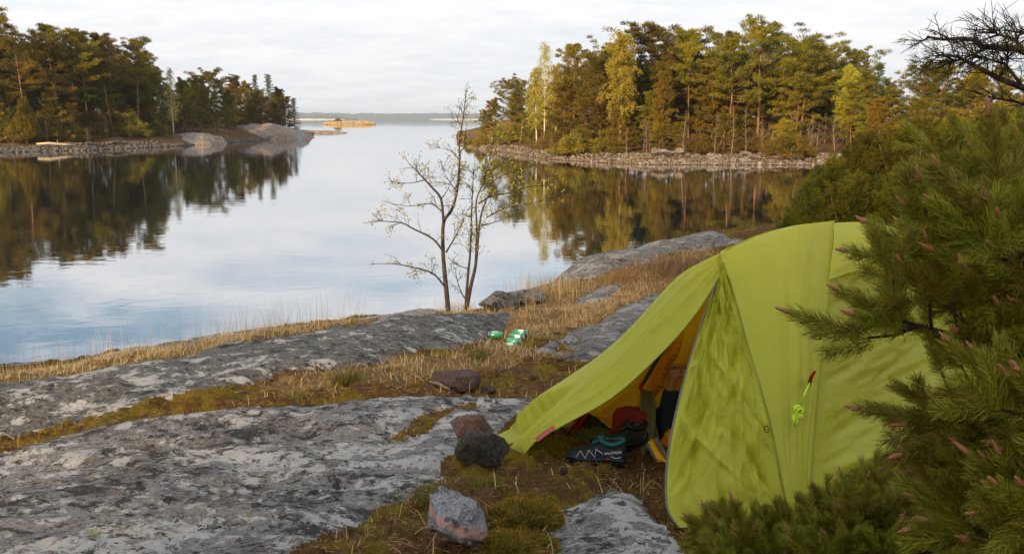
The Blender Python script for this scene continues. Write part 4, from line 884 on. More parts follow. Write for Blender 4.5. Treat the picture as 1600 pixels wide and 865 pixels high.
def shoot_cluster(seed, L, n, nl, open_):
    """a leading shoot with two or three side shoots"""
    rs = np.random.RandomState(seed); VV, FF, off = [], [], 0
    for j in range(3):
        me = shoot_mesh(seed * 7 + j, L * (1 if j == 0 else rs.uniform(0.55, 0.8)), n if j == 0 else int(n * 0.62), nl, 0.0017, open_); v = np.empty(len(me.vertices) * 3); me.vertices.foreach_get('co', v); v = v.reshape(-1, 3)
        f = np.empty(len(me.polygons) * 3, dtype=np.int32); me.polygons.foreach_get('vertices', f); bpy.data.meshes.remove(me)
        if j:
            a_ = j * 2.1 + rs.rand(); R = np.array((Matrix.Rotation(a_, 3, 'Z') @ Matrix.Rotation(rs.uniform(0.6, 0.95), 3, 'X'))); v = v @ R.T + np.array([0, 0, L * rs.uniform(0.0, 0.3)])
        VV.append(v); FF.append(f.reshape(-1, 3) + off); off += len(v)
    return meshdata('needle_shoot', np.concatenate(VV), np.concatenate(FF), M['needle'])
SHOOTS = [shoot_cluster(200 + i, [0.17, 0.14, 0.20, 0.15][i], [340, 300, 380, 320][i], [0.044, 0.040, 0.047, 0.038][i], [0.75, 0.9, 0.65, 0.8][i]) for i in range(4)]
SHLEN = [0.17, 0.14, 0.20, 0.15]
def candle_mat():
    m, nt = new_mat('pine_candle'); v = pos(nt, (1, 1, 1), obj_space=True); n = noi(nt, v, 260, 3.0)
    r = N(nt, 'ShaderNodeObjectInfo').outputs['Random']
    c = mixc(nt, n, (0.16, 0.06, 0.03), (0.42, 0.20, 0.11)); c = mixc(nt, mth(nt, 'MULTIPLY', r, 0.5), c, (0.30, 0.12, 0.05))
    out(nt, pbsdf(nt, c, 0.65, bump(nt, n, 0.6, 0.003), 0.3)); return m
M['candle'] = candle_mat()
CANDLES = []
for i in range(3):
    mb = MB(); rs = np.random.RandomState(i)
    for j in range([1, 2, 3][i]):
        a = j * 2.2 + i; tilt = 0 if j == 0 else 0.38; ln = 0.042 if j == 0 else 0.024; d = Vector((math.sin(tilt) * math.cos(a), math.sin(tilt) * math.sin(a), math.cos(tilt)))
        mb.tube([d * ln * s for s in (-0.1, 0.1, 0.35, 0.6, 0.85, 1.0)], [0.0035, 0.0058, 0.0062, 0.0055, 0.004, 0.0012], 7)
    CANDLES.append(meshdata('candle_bud', mb.V, mb.F, M['candle'], True))
def pine_near(name, trunk, boughs, label, cat, seed, nmax, scale=1.0, candle=0.6, twigs=0.16, up=0.55):
    """boughs: list of (polyline of world points, radius, spread of side twigs)"""
    rs = np.random.RandomState(seed); base = Vector(trunk[0]); root = empty(name, base); tag(root, label, cat)
    mb = MB(); n = len(trunk); mb.tube([Vector(p) - base for p in trunk], [0.03 * (1 - 0.6 * i / (n - 1)) for i in range(n)], 8); mb.build('trunk', M['dark_bark'], root)
    cnt = 0
    tl = [Vector(trunk[i]).lerp(Vector(trunk[i + 1]), f / 12) for i in range(n - 1) for f in range(13)]
    for pts, r, sp in boughs:
        q0 = min(tl, key=lambda t: (t - Vector(pts[0]) + Vector((0, 0, 0.10))).length); pts = ([q0] if (q0 - Vector(pts[0])).length > 0.05 else []) + [Vector(p) for p in pts]
        pts = [Vector(p) - base for p in pts]; m = len(pts); mb = MB(); mb.tube(pts, [r * (1 - 0.7 * i / (m - 1)) for i in range(m)], 6)
        tot = sum((pts[i + 1] - pts[i]).length for i in range(m - 1)); ends = []
        for k in range(max(3, int(tot / (0.042 if scale > 0.9 else 0.030)))):
            s = (0.22 + 0.78 * (k + rs.rand()) / max(3, int(tot / (0.042 if scale > 0.9 else 0.030)))) * (m - 1); s = min(s, m - 1.001); i = int(s); q = pts[i].lerp(pts[i + 1], s - i); t = (pts[i + 1] - pts[i]).normalized()
            w = Vector(rs.normal(size=3)); w = (w - t * w.dot(t)).normalized(); L = sp * rs.uniform(0.35, 1.1)
            d = (t * 0.55 + w * 0.75 + Vector((0, 0, 0.3))).normalized(); e = q + d * L
            mb.tube([q, q.lerp(e, 0.5) + Vector((0, 0, -0.008)), e], [0.0045, 0.004, 0.003], 5, False); ends.append((e, (d + Vector((0, 0, up)) + t * 0.3).normalized()))
        ends.append((pts[-1], ((pts[-1] - pts[-2]).normalized() + Vector((0, 0, 0.25))).normalized()))
        mb.build('bough', M['dark_bark'], root)
        for e, d in ends:
            if cnt >= nmax: break
            v = rs.randint(0, 4); d = (d + Vector(rs.normal(size=3) * 0.16)).normalized(); s = scale * rs.uniform(0.8, 1.15)
            Q = d.to_track_quat('Z', 'Y') @ Matrix.Rotation(rs.uniform(0, 6.28), 3, 'Z').to_quaternion()
            o = bpy.data.objects.new('needle_shoot', SHOOTS[v]); col.objects.link(o); o.parent = root; o.location = e - d * 0.03; o.rotation_mode = 'QUATERNION'; o.rotation_quaternion = Q; o.scale = (s, s, s); cnt += 1
            if rs.rand() < candle:
                c = bpy.data.objects.new('candle_bud', CANDLES[rs.choice([0, 0, 1, 2])]); col.objects.link(c); c.parent = o; c.location = (0, 0, SHLEN[v] + 0.014); f = rs.uniform(0.6, 1.05); c.scale = (f, f, f)
    return root
def pl(*a): return [P(*p)[:] for p in a]
gx, gy = 1.62, 1.95
pine_near('pine_shrub', [(gx, gy, gz(gx, gy) - 0.05), (gx - 0.03, gy, 2.3), (gx - 0.08, gy + 0.03, 2.7), (gx - 0.09, gy + 0.05, 3.02), (gx - 0.1, gy + 0.05, 3.1)], [
    ([(gx - 0.09, gy + 0.05, 2.85), (gx - 0.10, gy + 0.05, 3.0), (gx - 0.10, gy + 0.05, 3.15)], 0.008, 0.12),
    (pl((1800, 560, 1.95), (1640, 480, 1.95), (1520, 430, 2.0), (1430, 395, 2.05)), 0.012, 0.14),
    (pl((1800, 600, 1.95), (1640, 560, 1.9), (1520, 530, 1.9), (1405, 500, 1.9)), 0.012, 0.11),
    (pl((1790, 540, 1.9), (1680, 470, 1.85), (1600, 420, 1.85), (1550, 390, 1.85)), 0.011, 0.13),
    (pl((1790, 520, 1.95), (1720, 440, 2.0), (1680, 390, 2.05), (1640, 370, 2.1)), 0.010, 0.12),
    (pl((1800, 700, 1.95), (1680, 650, 1.9), (1570, 640, 1.9), (1485, 645, 1.9)), 0.012, 0.13),
    (pl((1800, 780, 1.9), (1680, 750, 1.85), (1600, 745, 1.85), (1530, 760, 1.85)), 0.011, 0.13),
    (pl((1800, 850, 1.85), (1700, 850, 1.75), (1620, 860, 1.7), (1560, 870, 1.7)), 0.011, 0.13),
    (pl((1780, 700, 1.7), (1720, 700, 1.6), (1660, 670, 1.55), (1630, 640, 1.55)), 0.010, 0.10),
    (pl((1780, 860, 1.7), (1730, 850, 1.55), (1680, 820, 1.5), (1650, 800, 1.5)), 0.010, 0.10),
    (pl((1780, 700, 2.1), (1680, 740, 2.2), (1610, 800, 2.25), (1560, 840, 2.25)), 0.011, 0.14),
    (pl((1780, 600, 2.1), (1720, 570, 2.15), (1660, 530, 2.2), (1610, 510, 2.2)), 0.011, 0.15)],
    'young pine with pinkish candle buds reaching in from the right edge', 'pine', 31, 290, 0.88, 0.85)
gx, gy = P(1330, 865, 2.75).x, 2.75
pine_near('pine_shrub', [(gx, gy, gz(gx, gy) - 0.05), (gx, gy, 1.95), (gx + 0.01, gy + 0.02, 2.04)], [
    (pl((1330, 860, 2.75), (1290, 800, 2.75), (1265, 775, 2.72)), 0.008, 0.10), (pl((1330, 860, 2.75), (1320, 800, 2.78), (1310, 765, 2.8)), 0.008, 0.11), (pl((1330, 860, 2.75), (1360, 800, 2.75), (1375, 780, 2.75)), 0.008, 0.10),
    (pl((1330, 870, 2.75), (1230, 845, 2.75), (1150, 825, 2.75), (1105, 815, 2.75)), 0.008, 0.09), (pl((1330, 880, 2.75), (1250, 840, 2.7), (1205, 818, 2.68)), 0.008, 0.10), (pl((1330, 880, 2.7), (1400, 840, 2.65), (1440, 810, 2.6)), 0.008, 0.11),
    (pl((1330, 900, 2.7), (1270, 880, 2.6), (1180, 865, 2.55), (1120, 860, 2.55)), 0.008, 0.10), (pl((1330, 900, 2.7), (1350, 860, 2.55), (1340, 830, 2.5)), 0.008, 0.11), (pl((1330, 900, 2.7), (1420, 880, 2.5), (1470, 850, 2.45)), 0.008, 0.11), (pl((1330, 900, 2.7), (1290, 870, 2.5), (1260, 845, 2.45)), 0.008, 0.11), (pl((1330, 880, 2.7), (1240, 860, 2.68), (1160, 848, 2.66), (1110, 845, 2.66)), 0.008, 0.09), (pl((1330, 870, 2.7), (1300, 830, 2.62), (1285, 800, 2.6)), 0.008, 0.11), (pl((1330, 870, 2.7), (1345, 820, 2.65), (1350, 790, 2.65)), 0.008, 0.10), (pl((1330, 890, 2.7), (1390, 860, 2.6), (1410, 830, 2.6)), 0.008, 0.10), (pl((1330, 890, 2.7), (1230, 880, 2.6), (1190, 850, 2.55)), 0.008, 0.10)],
    'low pine shrub growing in front of the tent at the bottom edge', 'pine', 33, 295, 0.70, 0.55, up=0.9).location += Vector((0.045, 0, -0.045))
gx, gy = P(1640, 400, 4.2).x, 4.2
pine_near('pine_shrub', [(gx, gy, gz(gx, gy) - 0.05), (gx, gy, 2.4), (gx - 0.05, gy, 2.9)], [
    (pl((1640, 330, 4.2), (1590, 300, 4.1), (1530, 275, 4.05), (1490, 265, 4.0)), 0.012, 0.2), (pl((1640, 300, 4.2), (1620, 300, 4.2), (1590, 275, 4.2), (1560, 265, 4.2)), 0.012, 0.2), (pl((1660, 310, 4.2), (1640, 280, 4.2), (1620, 265, 4.2)), 0.012, 0.18), (pl((1660, 340, 4.2), (1560, 310, 4.0), (1480, 290, 3.95)), 0.012, 0.2), (pl((1660, 380, 4.2), (1600, 340, 3.9), (1550, 320, 3.85)), 0.012, 0.2)],
    'dark green pine behind the candle budded one at the right edge', 'pine', 35, 70, 0.95, 0.2)
# old pine standing outside the frame, its dark half bare limbs reach in at the top right
tx, ty = XD(1790, 7.0), 7.0
root = empty('pine_tree', (tx, ty, gz(tx, ty) - 0.05)); tag(root, 'old pine at the top right edge with dark half bare spreading limbs', 'pine tree')
mb = MB(); mb.tube([(0, 0, 0), (0.05, 0, 1.2), (-0.05, 0.1, 2.6), (0, 0.1, 4.0)], [0.12, 0.10, 0.08, 0.05], 10); mb.build('trunk', M['pine_bark'], root)
rs = np.random.RandomState(9); LB, LD = [], []
for pix, r in (([(1790, 190, 7), (1690, 140, 7), (1605, 82, 6.9), (1590, 76, 6.9), (1550, 74, 6.8), (1535, 73, 6.8), (1524, 63, 6.8), (1500, 60, 6.7), (1475, 62, 6.7), (1448, 58, 6.7)], 0.035), ([(1790, 230, 7), (1680, 170, 6.9), (1600, 138, 6.8), (1560, 122, 6.8), (1525, 104, 6.8), (1495, 88, 6.7), (1465, 86, 6.7)], 0.030),
               ([(1605, 82, 6.9), (1585, 62, 6.9), (1560, 54, 6.9), (1550, 50, 6.9)], 0.012), ([(1560, 122, 6.8), (1575, 96, 6.7), (1573, 84, 6.7)], 0.010), ([(1690, 140, 7), (1640, 60, 7), (1600, 52, 7), (1575, 48, 7)], 0.018), ([(1540, 76, 6.8), (1505, 92, 6.8), (1485, 96, 6.8)], 0.010), ([(1600, 138, 6.8), (1570, 100, 6.8), (1530, 88, 6.8), (1515, 80, 6.8)], 0.012), ([(1790, 270, 7), (1660, 180, 7), (1590, 160, 7), (1540, 150, 7)], 0.018)):
    pts = [P(*p) - root.location for p in pix]; n = len(pts); mb = MB(); mb.tube(pts, [r * (1 - 0.8 * i / (n - 1)) + 0.002 for i in range(n)], 6, False)
    for k in range(22):
        s = rs.uniform(0.25, 1) * (n - 1); s = min(s, n - 1.001); i = int(s); q = pts[i].lerp(pts[i + 1], s - i); t = (pts[i + 1] - pts[i]).normalized()
        d = Vector(unit(np.array(t) * 0.8 + rs.normal(size=3) * 0.6)); L = rs.uniform(0.08, 0.32); e = q + d * L; mb.tube([q, q.lerp(e, 0.5) + Vector(rs.normal(size=3) * 0.015), e], [0.006, 0.004, 0.002], 3, False)
        for j in range(3):
            g = q.lerp(e, rs.uniform(0.3, 0.9)); mb.tube([g, g + Vector(unit(np.array(d) + rs.normal(size=3) * 0.7)) * L * 0.45], [0.003, 0.0015], 3, False)
        if rs.rand() < (0.6 if pix[0][1] > 150 or pix[0][0] < 1600 else 0.2) and s > 0.3 * n:
            m_ = 30; LB.append(np.array(e) + rs.normal(size=(m_, 3)) * 0.02); LD.append(unit(np.array(d) * 0.8 + rs.normal(size=(m_, 3)) * 0.7))
    mb.build('limb', M['dark_bark'], root)
B, D = np.concatenate(LB), np.concatenate(LD); V, F = tris_from(B, D, 0.06, 0.004, rs); tag(obj('needles', V, F, M['pine_dark'], root), kind='stuff')
# ================================================================ TENT
def fabric(name, c, trans, wr=0.3, rough=0.55, tcol=None):
    m, nt = new_mat(name); v = pos(nt)
    a = noi(nt, pos(nt, (1.0, 1.0, 1.6)), 7, 5.0, 0.6, 1.2); b = noi(nt, v, 26, 4.0, 0.6, 0.8); f = noi(nt, v, 600, 2.0)
    cc = mixc(nt, a, tuple(x * 0.88 for x in c), tuple(x * 1.1 for x in c))
    h = mth(nt, 'ADD', mth(nt, 'ADD', a, mth(nt, 'MULTIPLY', b, 0.30)), mth(nt, 'MULTIPLY', f, 0.03)); nm = bump(nt, h, wr, 0.03)
    s = pbsdf(nt, cc, rough, nm, 0.35); t = N(nt, 'ShaderNodeBsdfTranslucent', {0: (*(tcol or c), 1), 'Normal': nm})
    out(nt, N(nt, 'ShaderNodeMixShader', {0: trans, 1: s, 2: t.outputs[0]}).outputs[0]); return m
M['fly'] = fabric('green_tent_fly', (0.48, 0.49, 0.038), 0.34, 0.25, 0.5, (0.62, 0.62, 0.06))
M['fly_crumpled'] = fabric('crumpled_green_tent_fly', (0.47, 0.48, 0.036), 0.34, 0.3, 0.5, (0.62, 0.62, 0.06))
M['inner'] = fabric('orange_inner_tent', (0.92, 0.50, 0.04), 0.6, 0.3, 0.7)
M['mesh_grey'] = fabric('grey_mesh', (0.22, 0.20, 0.10), 0.5, 0.5, 0.8)
M['seam'] = simple('tent_seam', (0.22, 0.26, 0.03), 0.7)
M['red'] = simple('red_webbing', (0.42, 0.008, 0.012), 0.6); M['bag_red'] = simple('red_bag', (0.20, 0.012, 0.010), 0.7); M['pink'] = simple('faded_pink_print', (0.55, 0.16, 0.12), 0.7, 0.4, 60)
M['black'] = simple('black_plastic', (0.012, 0.012, 0.013), 0.5); M['neon'] = simple('neon_cord', (0.62, 0.85, 0.05), 0.6); M['dark_zip'] = simple('dark_tape', (0.03, 0.028, 0.02), 0.7)
M['yellow'] = simple('yellow_fabric', (0.70, 0.36, 0.01), 0.7); M['grey_fab'] = simple('grey_fabric', (0.13, 0.13, 0.13), 0.8); M['olive_bag'] = simple('olive_bag', (0.05, 0.045, 0.02), 0.85, 0.3, 12, 0.4); M['orange_fab'] = simple('orange_fabric', (0.65, 0.20, 0.01), 0.7)
M['navy'] = simple('navy_fabric', (0.012, 0.016, 0.03), 0.85); M['white'] = simple('white_print', (0.75, 0.75, 0.70), 0.6, 0.05)
def curve(pts, n):
    pts = [Vector(p) for p in pts]; m = len(pts); dense = []
    for i in range(m - 1):
        p0, p1, p2, p3 = pts[max(0, i - 1)], pts[i], pts[i + 1], pts[min(m - 1, i + 2)]
        for j in range(16):
            t = j / 16; dense.append(0.5 * ((2 * p1) + (p2 - p0) * t + (2 * p0 - 5 * p1 + 4 * p2 - p3) * t * t + (3 * p1 - p0 - 3 * p2 + p3) * t ** 3))
    dense.append(pts[-1]); L = [0.0]
    for a, b in zip(dense, dense[1:]): L.append(L[-1] + (b - a).length)
    out_ = []; j = 0
    for i in range(n):
        s = L[-1] * i / (n - 1)
        while j < len(L) - 2 and L[j + 1] < s: j += 1
        f = (s - L[j]) / max(1e-9, L[j + 1] - L[j]); out_.append(dense[j].lerp(dense[j + 1], min(1, f)))
    return out_
CAM = Vector((0, 0, CAMZ))
def sheet(A, B, nu=60, nv=40, bulge=0.0, wr=0.0, seed=1, dirx=(2, 9), edge=True, bshape=None, flip=1, ridge=0.0, folds=0, famp=0.010, fang=(0.0, 3.14)):
    """cloth stretched between two edge curves"""
    A, B = np.array([q[:] for q in curve(A, nu)]), np.array([q[:] for q in curve(B, nu)])
    v, u = np.meshgrid(np.linspace(0, 1, nv), np.linspace(0, 1, nu), indexing='ij'); G = A[None] * (1 - v[..., None]) + B[None] * v[..., None]
    nrm = unit(np.cross(np.gradient(G, axis=1), np.broadcast_to((B - A)[None], G.shape))); sg = np.sign((nrm * (np.array(CAM) - G)).sum(-1, keepdims=True)); nrm = nrm * np.where(sg == 0, 1, sg)
    e = np.sin(np.pi * v); k = flip * bulge * e * (np.vectorize(bshape)(u) if bshape else np.sin(np.pi * np.minimum(1, u * 0.9 + 0.1)) ** 0.5)
    if wr:
        w = fbm(u * dirx[0] + 0.6 * v, v * dirx[1] + 1.5 * u, 0, seed, 4)
        if ridge: w = (1 - ridge) * w + ridge * (0.5 - 2.2 * np.abs(fbm(u * dirx[0] * 1.7 + 2.2 * v, v * dirx[1] * 1.4 - 2 * u, 0, seed + 5, 3)))
        k = k + w * wr * (np.minimum(1, e * 2.2) if edge else 0.35 + 0.65 * e)
    rf_ = np.random.RandomState(seed + 40)
    for _ in range(folds):                                           # sharp creases and pleats in the cloth
        u0, v0, a_ = rf_.rand(), rf_.rand(), rf_.uniform(*fang); du, dv = u - u0, v - v0; across = np.abs(-du * math.sin(a_) + dv * math.cos(a_)) + 0.02 * np.abs(fbm(u * 5, v * 5, 0, seed, 2)); along = du * math.cos(a_) + dv * math.sin(a_)
        k = k + rf_.choice([-1, 1]) * famp * rf_.uniform(0.4, 1.0) * np.exp(-across / rf_.uniform(0.015, 0.05)) * np.exp(-(along / rf_.uniform(0.10, 0.32)) ** 2) * np.minimum(1, e * 2.5)
    G = G + nrm * k[..., None]
    return [[Vector(q) for q in row] for row in G]
tent = empty('tent', (1.3, 4.3, gz(1.3, 4.3))); tag(tent, 'lime green dome tent with its left vestibule door open', 'tent')
def tpart(name, rows_or_mb, mat, parent=None, smooth=True):
    mb = rows_or_mb if isinstance(rows_or_mb, MB) else MB().loft(rows_or_mb)
    par = parent or tent; off = tent.location
    o = obj(name, [Vector(v) - off for v in mb.V], mb.F, M[mat], par, smooth); return o
AP = P(1126, 400, 4.15); PK = P(1302, 348, 4.72)
seam1 = [AP, P(1143, 446, 4.02), P(1168, 535, 3.80), P(1203, 655, 3.58), P(1232, 800, 3.40)]
pole2 = [PK, P(1299, 400, 4.45), P(1294, 470, 4.18), P(1284, 560, 3.95), P(1274, 660, 3.76), P(1266, 785, 3.58)]
tpart('side_panel', sheet(seam1, pole2, 100, 70, 0.05, 0.005, 3, (1.6, 6), folds=14, famp=0.006, fang=(-0.3, 0.9), bshape=lambda u: max(0, 1 - 1.3 * u) ** 0.7 + 0.06), 'fly')
ridge = [(1126, 394, 4.2), (1060, 431, 4.32), (985, 511, 4.34), (880, 620, 4.24), (790, 704, 4.08)]
hem = [(1124, 432, 4.06), (1090, 486, 4.0), (1040, 545, 3.97), (960, 618, 3.97), (880, 664, 3.99), (838, 688, 4.02), (812, 720, 4.03)]
flap = tpart('vestibule_flap', sheet(pl(*ridge), pl(*hem), 120, 44, 0.035, 0.008, 8, (2.2, 7), ridge=0.3, folds=30, famp=0.016, fang=(-0.25, 0.25)), 'fly')
# ridge piece that wraps over the top from the flap to the peak, and the far side of the fly down to the ground
topn = [P(*p) for p in ridge[::-1]] + [P(1150, 381, 4.28), P(1195, 363, 4.45), P(1245, 352, 4.62)] + [PK + Vector((0.02, 0.03, 0.01))]
farn = []
for i, p in enumerate(topn):
    t = i / (len(topn) - 1); q = Vector((p.x - 0.18 + 0.15 * t, p.y + 0.12 + 0.85 * min(1, t * 1.4), 0)); q.z = gz(q.x, q.y) + 0.02; farn.append(q)
tpart('far_side_panel', sheet(topn, farn, 80, 24, 0.10, 0.006, 5, (5, 3), flip=-1), 'fly')
tpart('ridge_fold', sheet([P(1126, 400, 4.14), P(1180, 383, 4.30), P(1240, 363, 4.50), P(1302, 349, 4.71)], [P(1126, 392, 4.2), P(1180, 369, 4.40), P(1240, 352.5, 4.6), P(1302, 346.5, 4.74)], 40, 6, 0.008, 0.004, 2, (6, 2)), 'fly')
# door panel hanging loose at the right of the opening
dz = [(1119, 440, 4.05), (1098, 498, 3.93), (1078, 560, 3.80), (1060, 625, 3.68), (1046, 690, 3.55), (1040, 745, 3.46), (1043, 795, 3.36), (1062, 824, 3.31)]
s1b = [AP + Vector((-0.002, -0.004, -0.05))] + [p + Vector((0.003, 0.006, 0)) for p in seam1[1:]]
door = tpart('door_panel', sheet(pl(*dz), s1b, 170, 120, 0.02, 0.022, 14, (3.0, 3.4), ridge=0.3, edge=True, folds=80, famp=0.042), 'fly_crumpled')
mb = MB().tube([p + Vector((0, -0.004, 0)) for p in curve(pl(*dz), 60)], 0.0045, 5, False); tpart('zip_tape', mb, 'grey_fab', None)
# right side: panel in its own shade, hood over the rear door
rp_top = [P(1295, 436, 4.31), P(1345, 416, 4.52), P(1392, 398, 4.70), P(1470, 392, 4.95)]
hood = sheet([PK, P(1350, 347.5, 4.82), P(1400, 356, 4.9), P(1470, 388, 4.95)], [P(1294.5, 437, 4.27), P(1345, 419, 4.47), P(1390, 399, 4.68), P(1470, 393, 4.93)], 40, 24, 0.035, 0.006, 6, (4, 5), flip=1)
tpart('rear_hood', hood, 'fly')
p2low = [P(1295, 436, 4.32), P(1289, 500, 4.14), P(1281, 590, 3.93), P(1273, 680, 3.76), P(1266, 790, 3.60)]
rlow = [P(1440, 398, 5.2), P(1500, 470, 5.35), P(1550, 540, 5.35), P(1590, 600, 5.25), P(1610, 648, 5.02)]
tpart('rear_panel', sheet(p2low, rlow, 90, 80, 0.03, 0.014, 9, (9, 2.0), flip=-1, ridge=0.4, folds=40, famp=0.022, fang=(1.2, 1.9)), 'fly')
bk_top = [PK, P(1350, 347, 4.83), P(1400, 356, 4.92), P(1470, 389, 4.98), rlow[2] * 1.0, rlow[4] * 1.0]
bk_low = []
for i, p in enumerate(bk_top):
    q = Vector(((1.5, 1.9, 2.3, 2.7, 2.95, 3.05)[i], (5.75, 5.85, 5.9, 5.9, 5.8, 5.3)[i], 0)); q.z = gz(q.x, q.y) + 0.02; bk_low.append(q)
tpart('back_panel', sheet(bk_top, bk_low, 40, 20, 0.10, 0.0, 5, flip=-1), 'fly')
for nm, cu, r in (('pole_seam', pole2, 0.0055), ('arch_seam', [seam1[0] + Vector((0, 0, -0.01))] + seam1[1:], 0.003)): tpart(nm, MB().tube([p + (CAM - p).normalized() * 0.003 for p in curve(cu, 60)], r, 6, False), 'seam')
tpart('hem_seam', MB().tube([p + (CAM - p).normalized() * 0.002 for p in curve(pl(*hem), 80)], 0.0028, 5, False), 'seam', flap)
# small details of the fly
vs = [P(974, 537, 4.27), P(986, 533, 4.26), P(996, 530, 4.26)]
tpart('vent_slit', MB().loft([[vs[0], vs[1] + Vector((0, -0.01, 0.012)), vs[2]], [vs[0], vs[1] + Vector((0, -0.012, -0.006)), vs[2]]]), 'black', flap)
def on_sheet(px, py, A, d): return P(px, py, d)
lb = [P(835, 684, 3.965), P(852, 671, 3.955), P(866, 663, 3.95)]; lb2 = [P(840, 690, 3.96), P(856, 678, 3.95), P(868, 669, 3.945)]
tpart('printed_patch', MB().loft([lb, lb2]), 'pink', flap)
tpart('door_toggle', MB().tube([P(1194, 668, 3.545), P(1198, 664, 3.535), P(1202, 668, 3.535), P(1201, 674, 3.54), P(1195, 675, 3.54), P(1194, 668, 3.545)], 0.002, 6), 'dark_zip', door)
# guy line on the pole
gl = tpart('line_loop', MB().tube([P(1273, 580, 3.60), P(1268, 588, 3.77), P(1266, 594, 3.77)], [0.006, 0.008, 0.007], 8), 'red')
tpart('line_buckle', MB().tube([P(1266, 594, 3.76), P(1264, 602, 3.76)], [0.009, 0.006], 6), 'black', None)
mb = MB(); mb.tube([P(1265, 598, 3.75), P(1256, 618, 3.60), P(1249, 634, 3.65)], 0.0035, 6)
for k in range(5):
    a0 = k * 1.3; c = P(1245, 640, 3.62); mb.tube([c + Vector((0.020 * math.cos(t + a0) * (0.6 + 0.12 * k), -0.012 - 0.006 * math.sin(2 * t), 0.024 * math.sin(t) - 0.004 * k)) for t in np.linspace(0, 6.0, 14)], 0.0042, 6)
mb.tube([P(1244, 646, 3.61), P(1240, 655, 3.60), P(1243, 666, 3.60), P(1246, 658, 3.60), P(1244, 648, 3.61)], 0.0042, 6)
tpart('guy_line', mb, 'neon')
# inner tent seen through the door
ih = sheet([P(1128, 428, 4.38), P(1090, 470, 4.40), P(1040, 520, 4.42), P(1000, 570, 4.42)], [P(1160, 608, 4.46), P(1110, 609, 4.46), P(1060, 611, 4.46), P(1012, 614, 4.44)], 40, 30, 0.02, 0.01, 7, (3, 3)); tpart('inner_door_header', ih, 'inner')
il = sheet([P(1128, 426, 4.37), P(1040, 510, 4.36), P(980, 575, 4.34), P(915, 640, 4.34)], [P(1016, 600, 4.42), P(1018, 640, 4.42), P(1010, 680, 4.40), P(985, 690, 4.38)], 50, 40, 0.03, 0.02, 4, (2, 6), flip=-1); tpart('inner_wall', il, 'inner')
il2 = sheet([P(915, 640, 4.34), P(950, 645, 4.36), P(1000, 640, 4.42)], [P(945, 655, 4.36), P(975, 676, 4.38), P(1000, 690, 4.40)], 24, 12, 0.01, 0.01, 5, (2, 3)); tpart('inner_wall', il2, 'inner')
gm = sheet([P(1000, 606, 4.36), P(1000, 640, 4.33), P(990, 690, 4.28), P(985, 722, 4.22)], [P(1018, 612, 4.38), P(1022, 650, 4.34), P(1030, 690, 4.28), P(1012, 728, 4.20)], 50, 26, 0.03, 0.03, 15, (2, 6)); tpart('mesh_door', gm, 'mesh_grey')
tpart('inner_strap', MB().tube(curve([P(1056, 515, 4.30), P(1030, 556, 4.32), P(1003, 602, 4.33)], 20), 0.010, 6), 'dark_zip')
tpart('strap_toggle', MB().tube([P(1003, 598, 4.32), P(1000, 608, 4.31)], [0.012, 0.010], 6), 'red')
# rest of the inner tent: roof, back and floor, so that the inside is dark and closed
bx0 = [P(1160, 612, 4.46), P(1012, 616, 4.44)]
ib = MB(); a1, a2 = Vector((0.62, 4.48, gz(0.62, 4.48) + 0.02)), Vector((1.3, 3.95, gz(1.3, 3.95) + 0.02)); b1, b2 = Vector((1.15, 5.35, 1.82)), Vector((2.25, 4.75, 1.82)); rf1, rf2 = P(1140, 440, 4.42), PK + Vector((0.05, 0.1, -0.12))
ib.loft([[a1, rf1, a2 + Vector((0, 0.15, 0.1))], [b1, rf2, b2]]); tpart('inner_roof', ib, 'inner')
ib = MB(); ib.loft([[b1, rf2, b2], [b1 + Vector((0.02, 0, -0.03)), b1.lerp(b2, 0.5), b2 + Vector((0, 0, -0.03))]]); tpart('inner_back', ib, 'inner')
fl = MB().loft([[a1 + Vector((0, 0.03, 0.01)), a2 + Vector((0, 0.2, 0.01))], [b1 + Vector((0, 0, 0.02)), b2 + Vector((0, 0, 0.02))]]); tpart('floor_sheet', fl, 'navy')
tpart('stake_loop', MB().tube([P(800, 712, 4.02), P(760, 716, 4.03), P(722, 724, 4.02), P(708, 719, 4.05), P(708, 714, 4.1), P(722, 714, 4.12), P(760, 712, 4.08)], 0.008, 6), 'red')

# ================================================================ PERSON LYING IN THE TENT, HEAD PROPPED ON ONE HAND
def skin(name, pts, edges, mat, parent, sub=2):
    me = bpy.data.meshes.new(name); me.from_pydata([Vector(p[0]) for p in pts], edges, []); me.update()
    o = link(name, me, parent); me.materials.append(mat)
    md = o.modifiers.new('skin', 'SKIN'); md.use_smooth_shade = True
    for i, (p, r) in enumerate(pts):
        me.skin_vertices[0].data[i].radius = (r, r) if not hasattr(r, '__len__') else r
        me.skin_vertices[0].data[i].use_root = (i == 0)
    s = o.modifiers.new('sub', 'SUBSURF'); s.levels = sub; s.render_levels = sub; return o
M['skin'] = simple('skin', (0.36, 0.15, 0.08), 0.55, 0.12, 60); M['hair'] = simple('dark_hair', (0.012, 0.008, 0.006), 0.6)
per = empty('person', (1.3, 4.6, 1.84)); tag(per, 'person in dark sleeves inside the tent, raised forearm and hand showing', 'person'); po = per.location
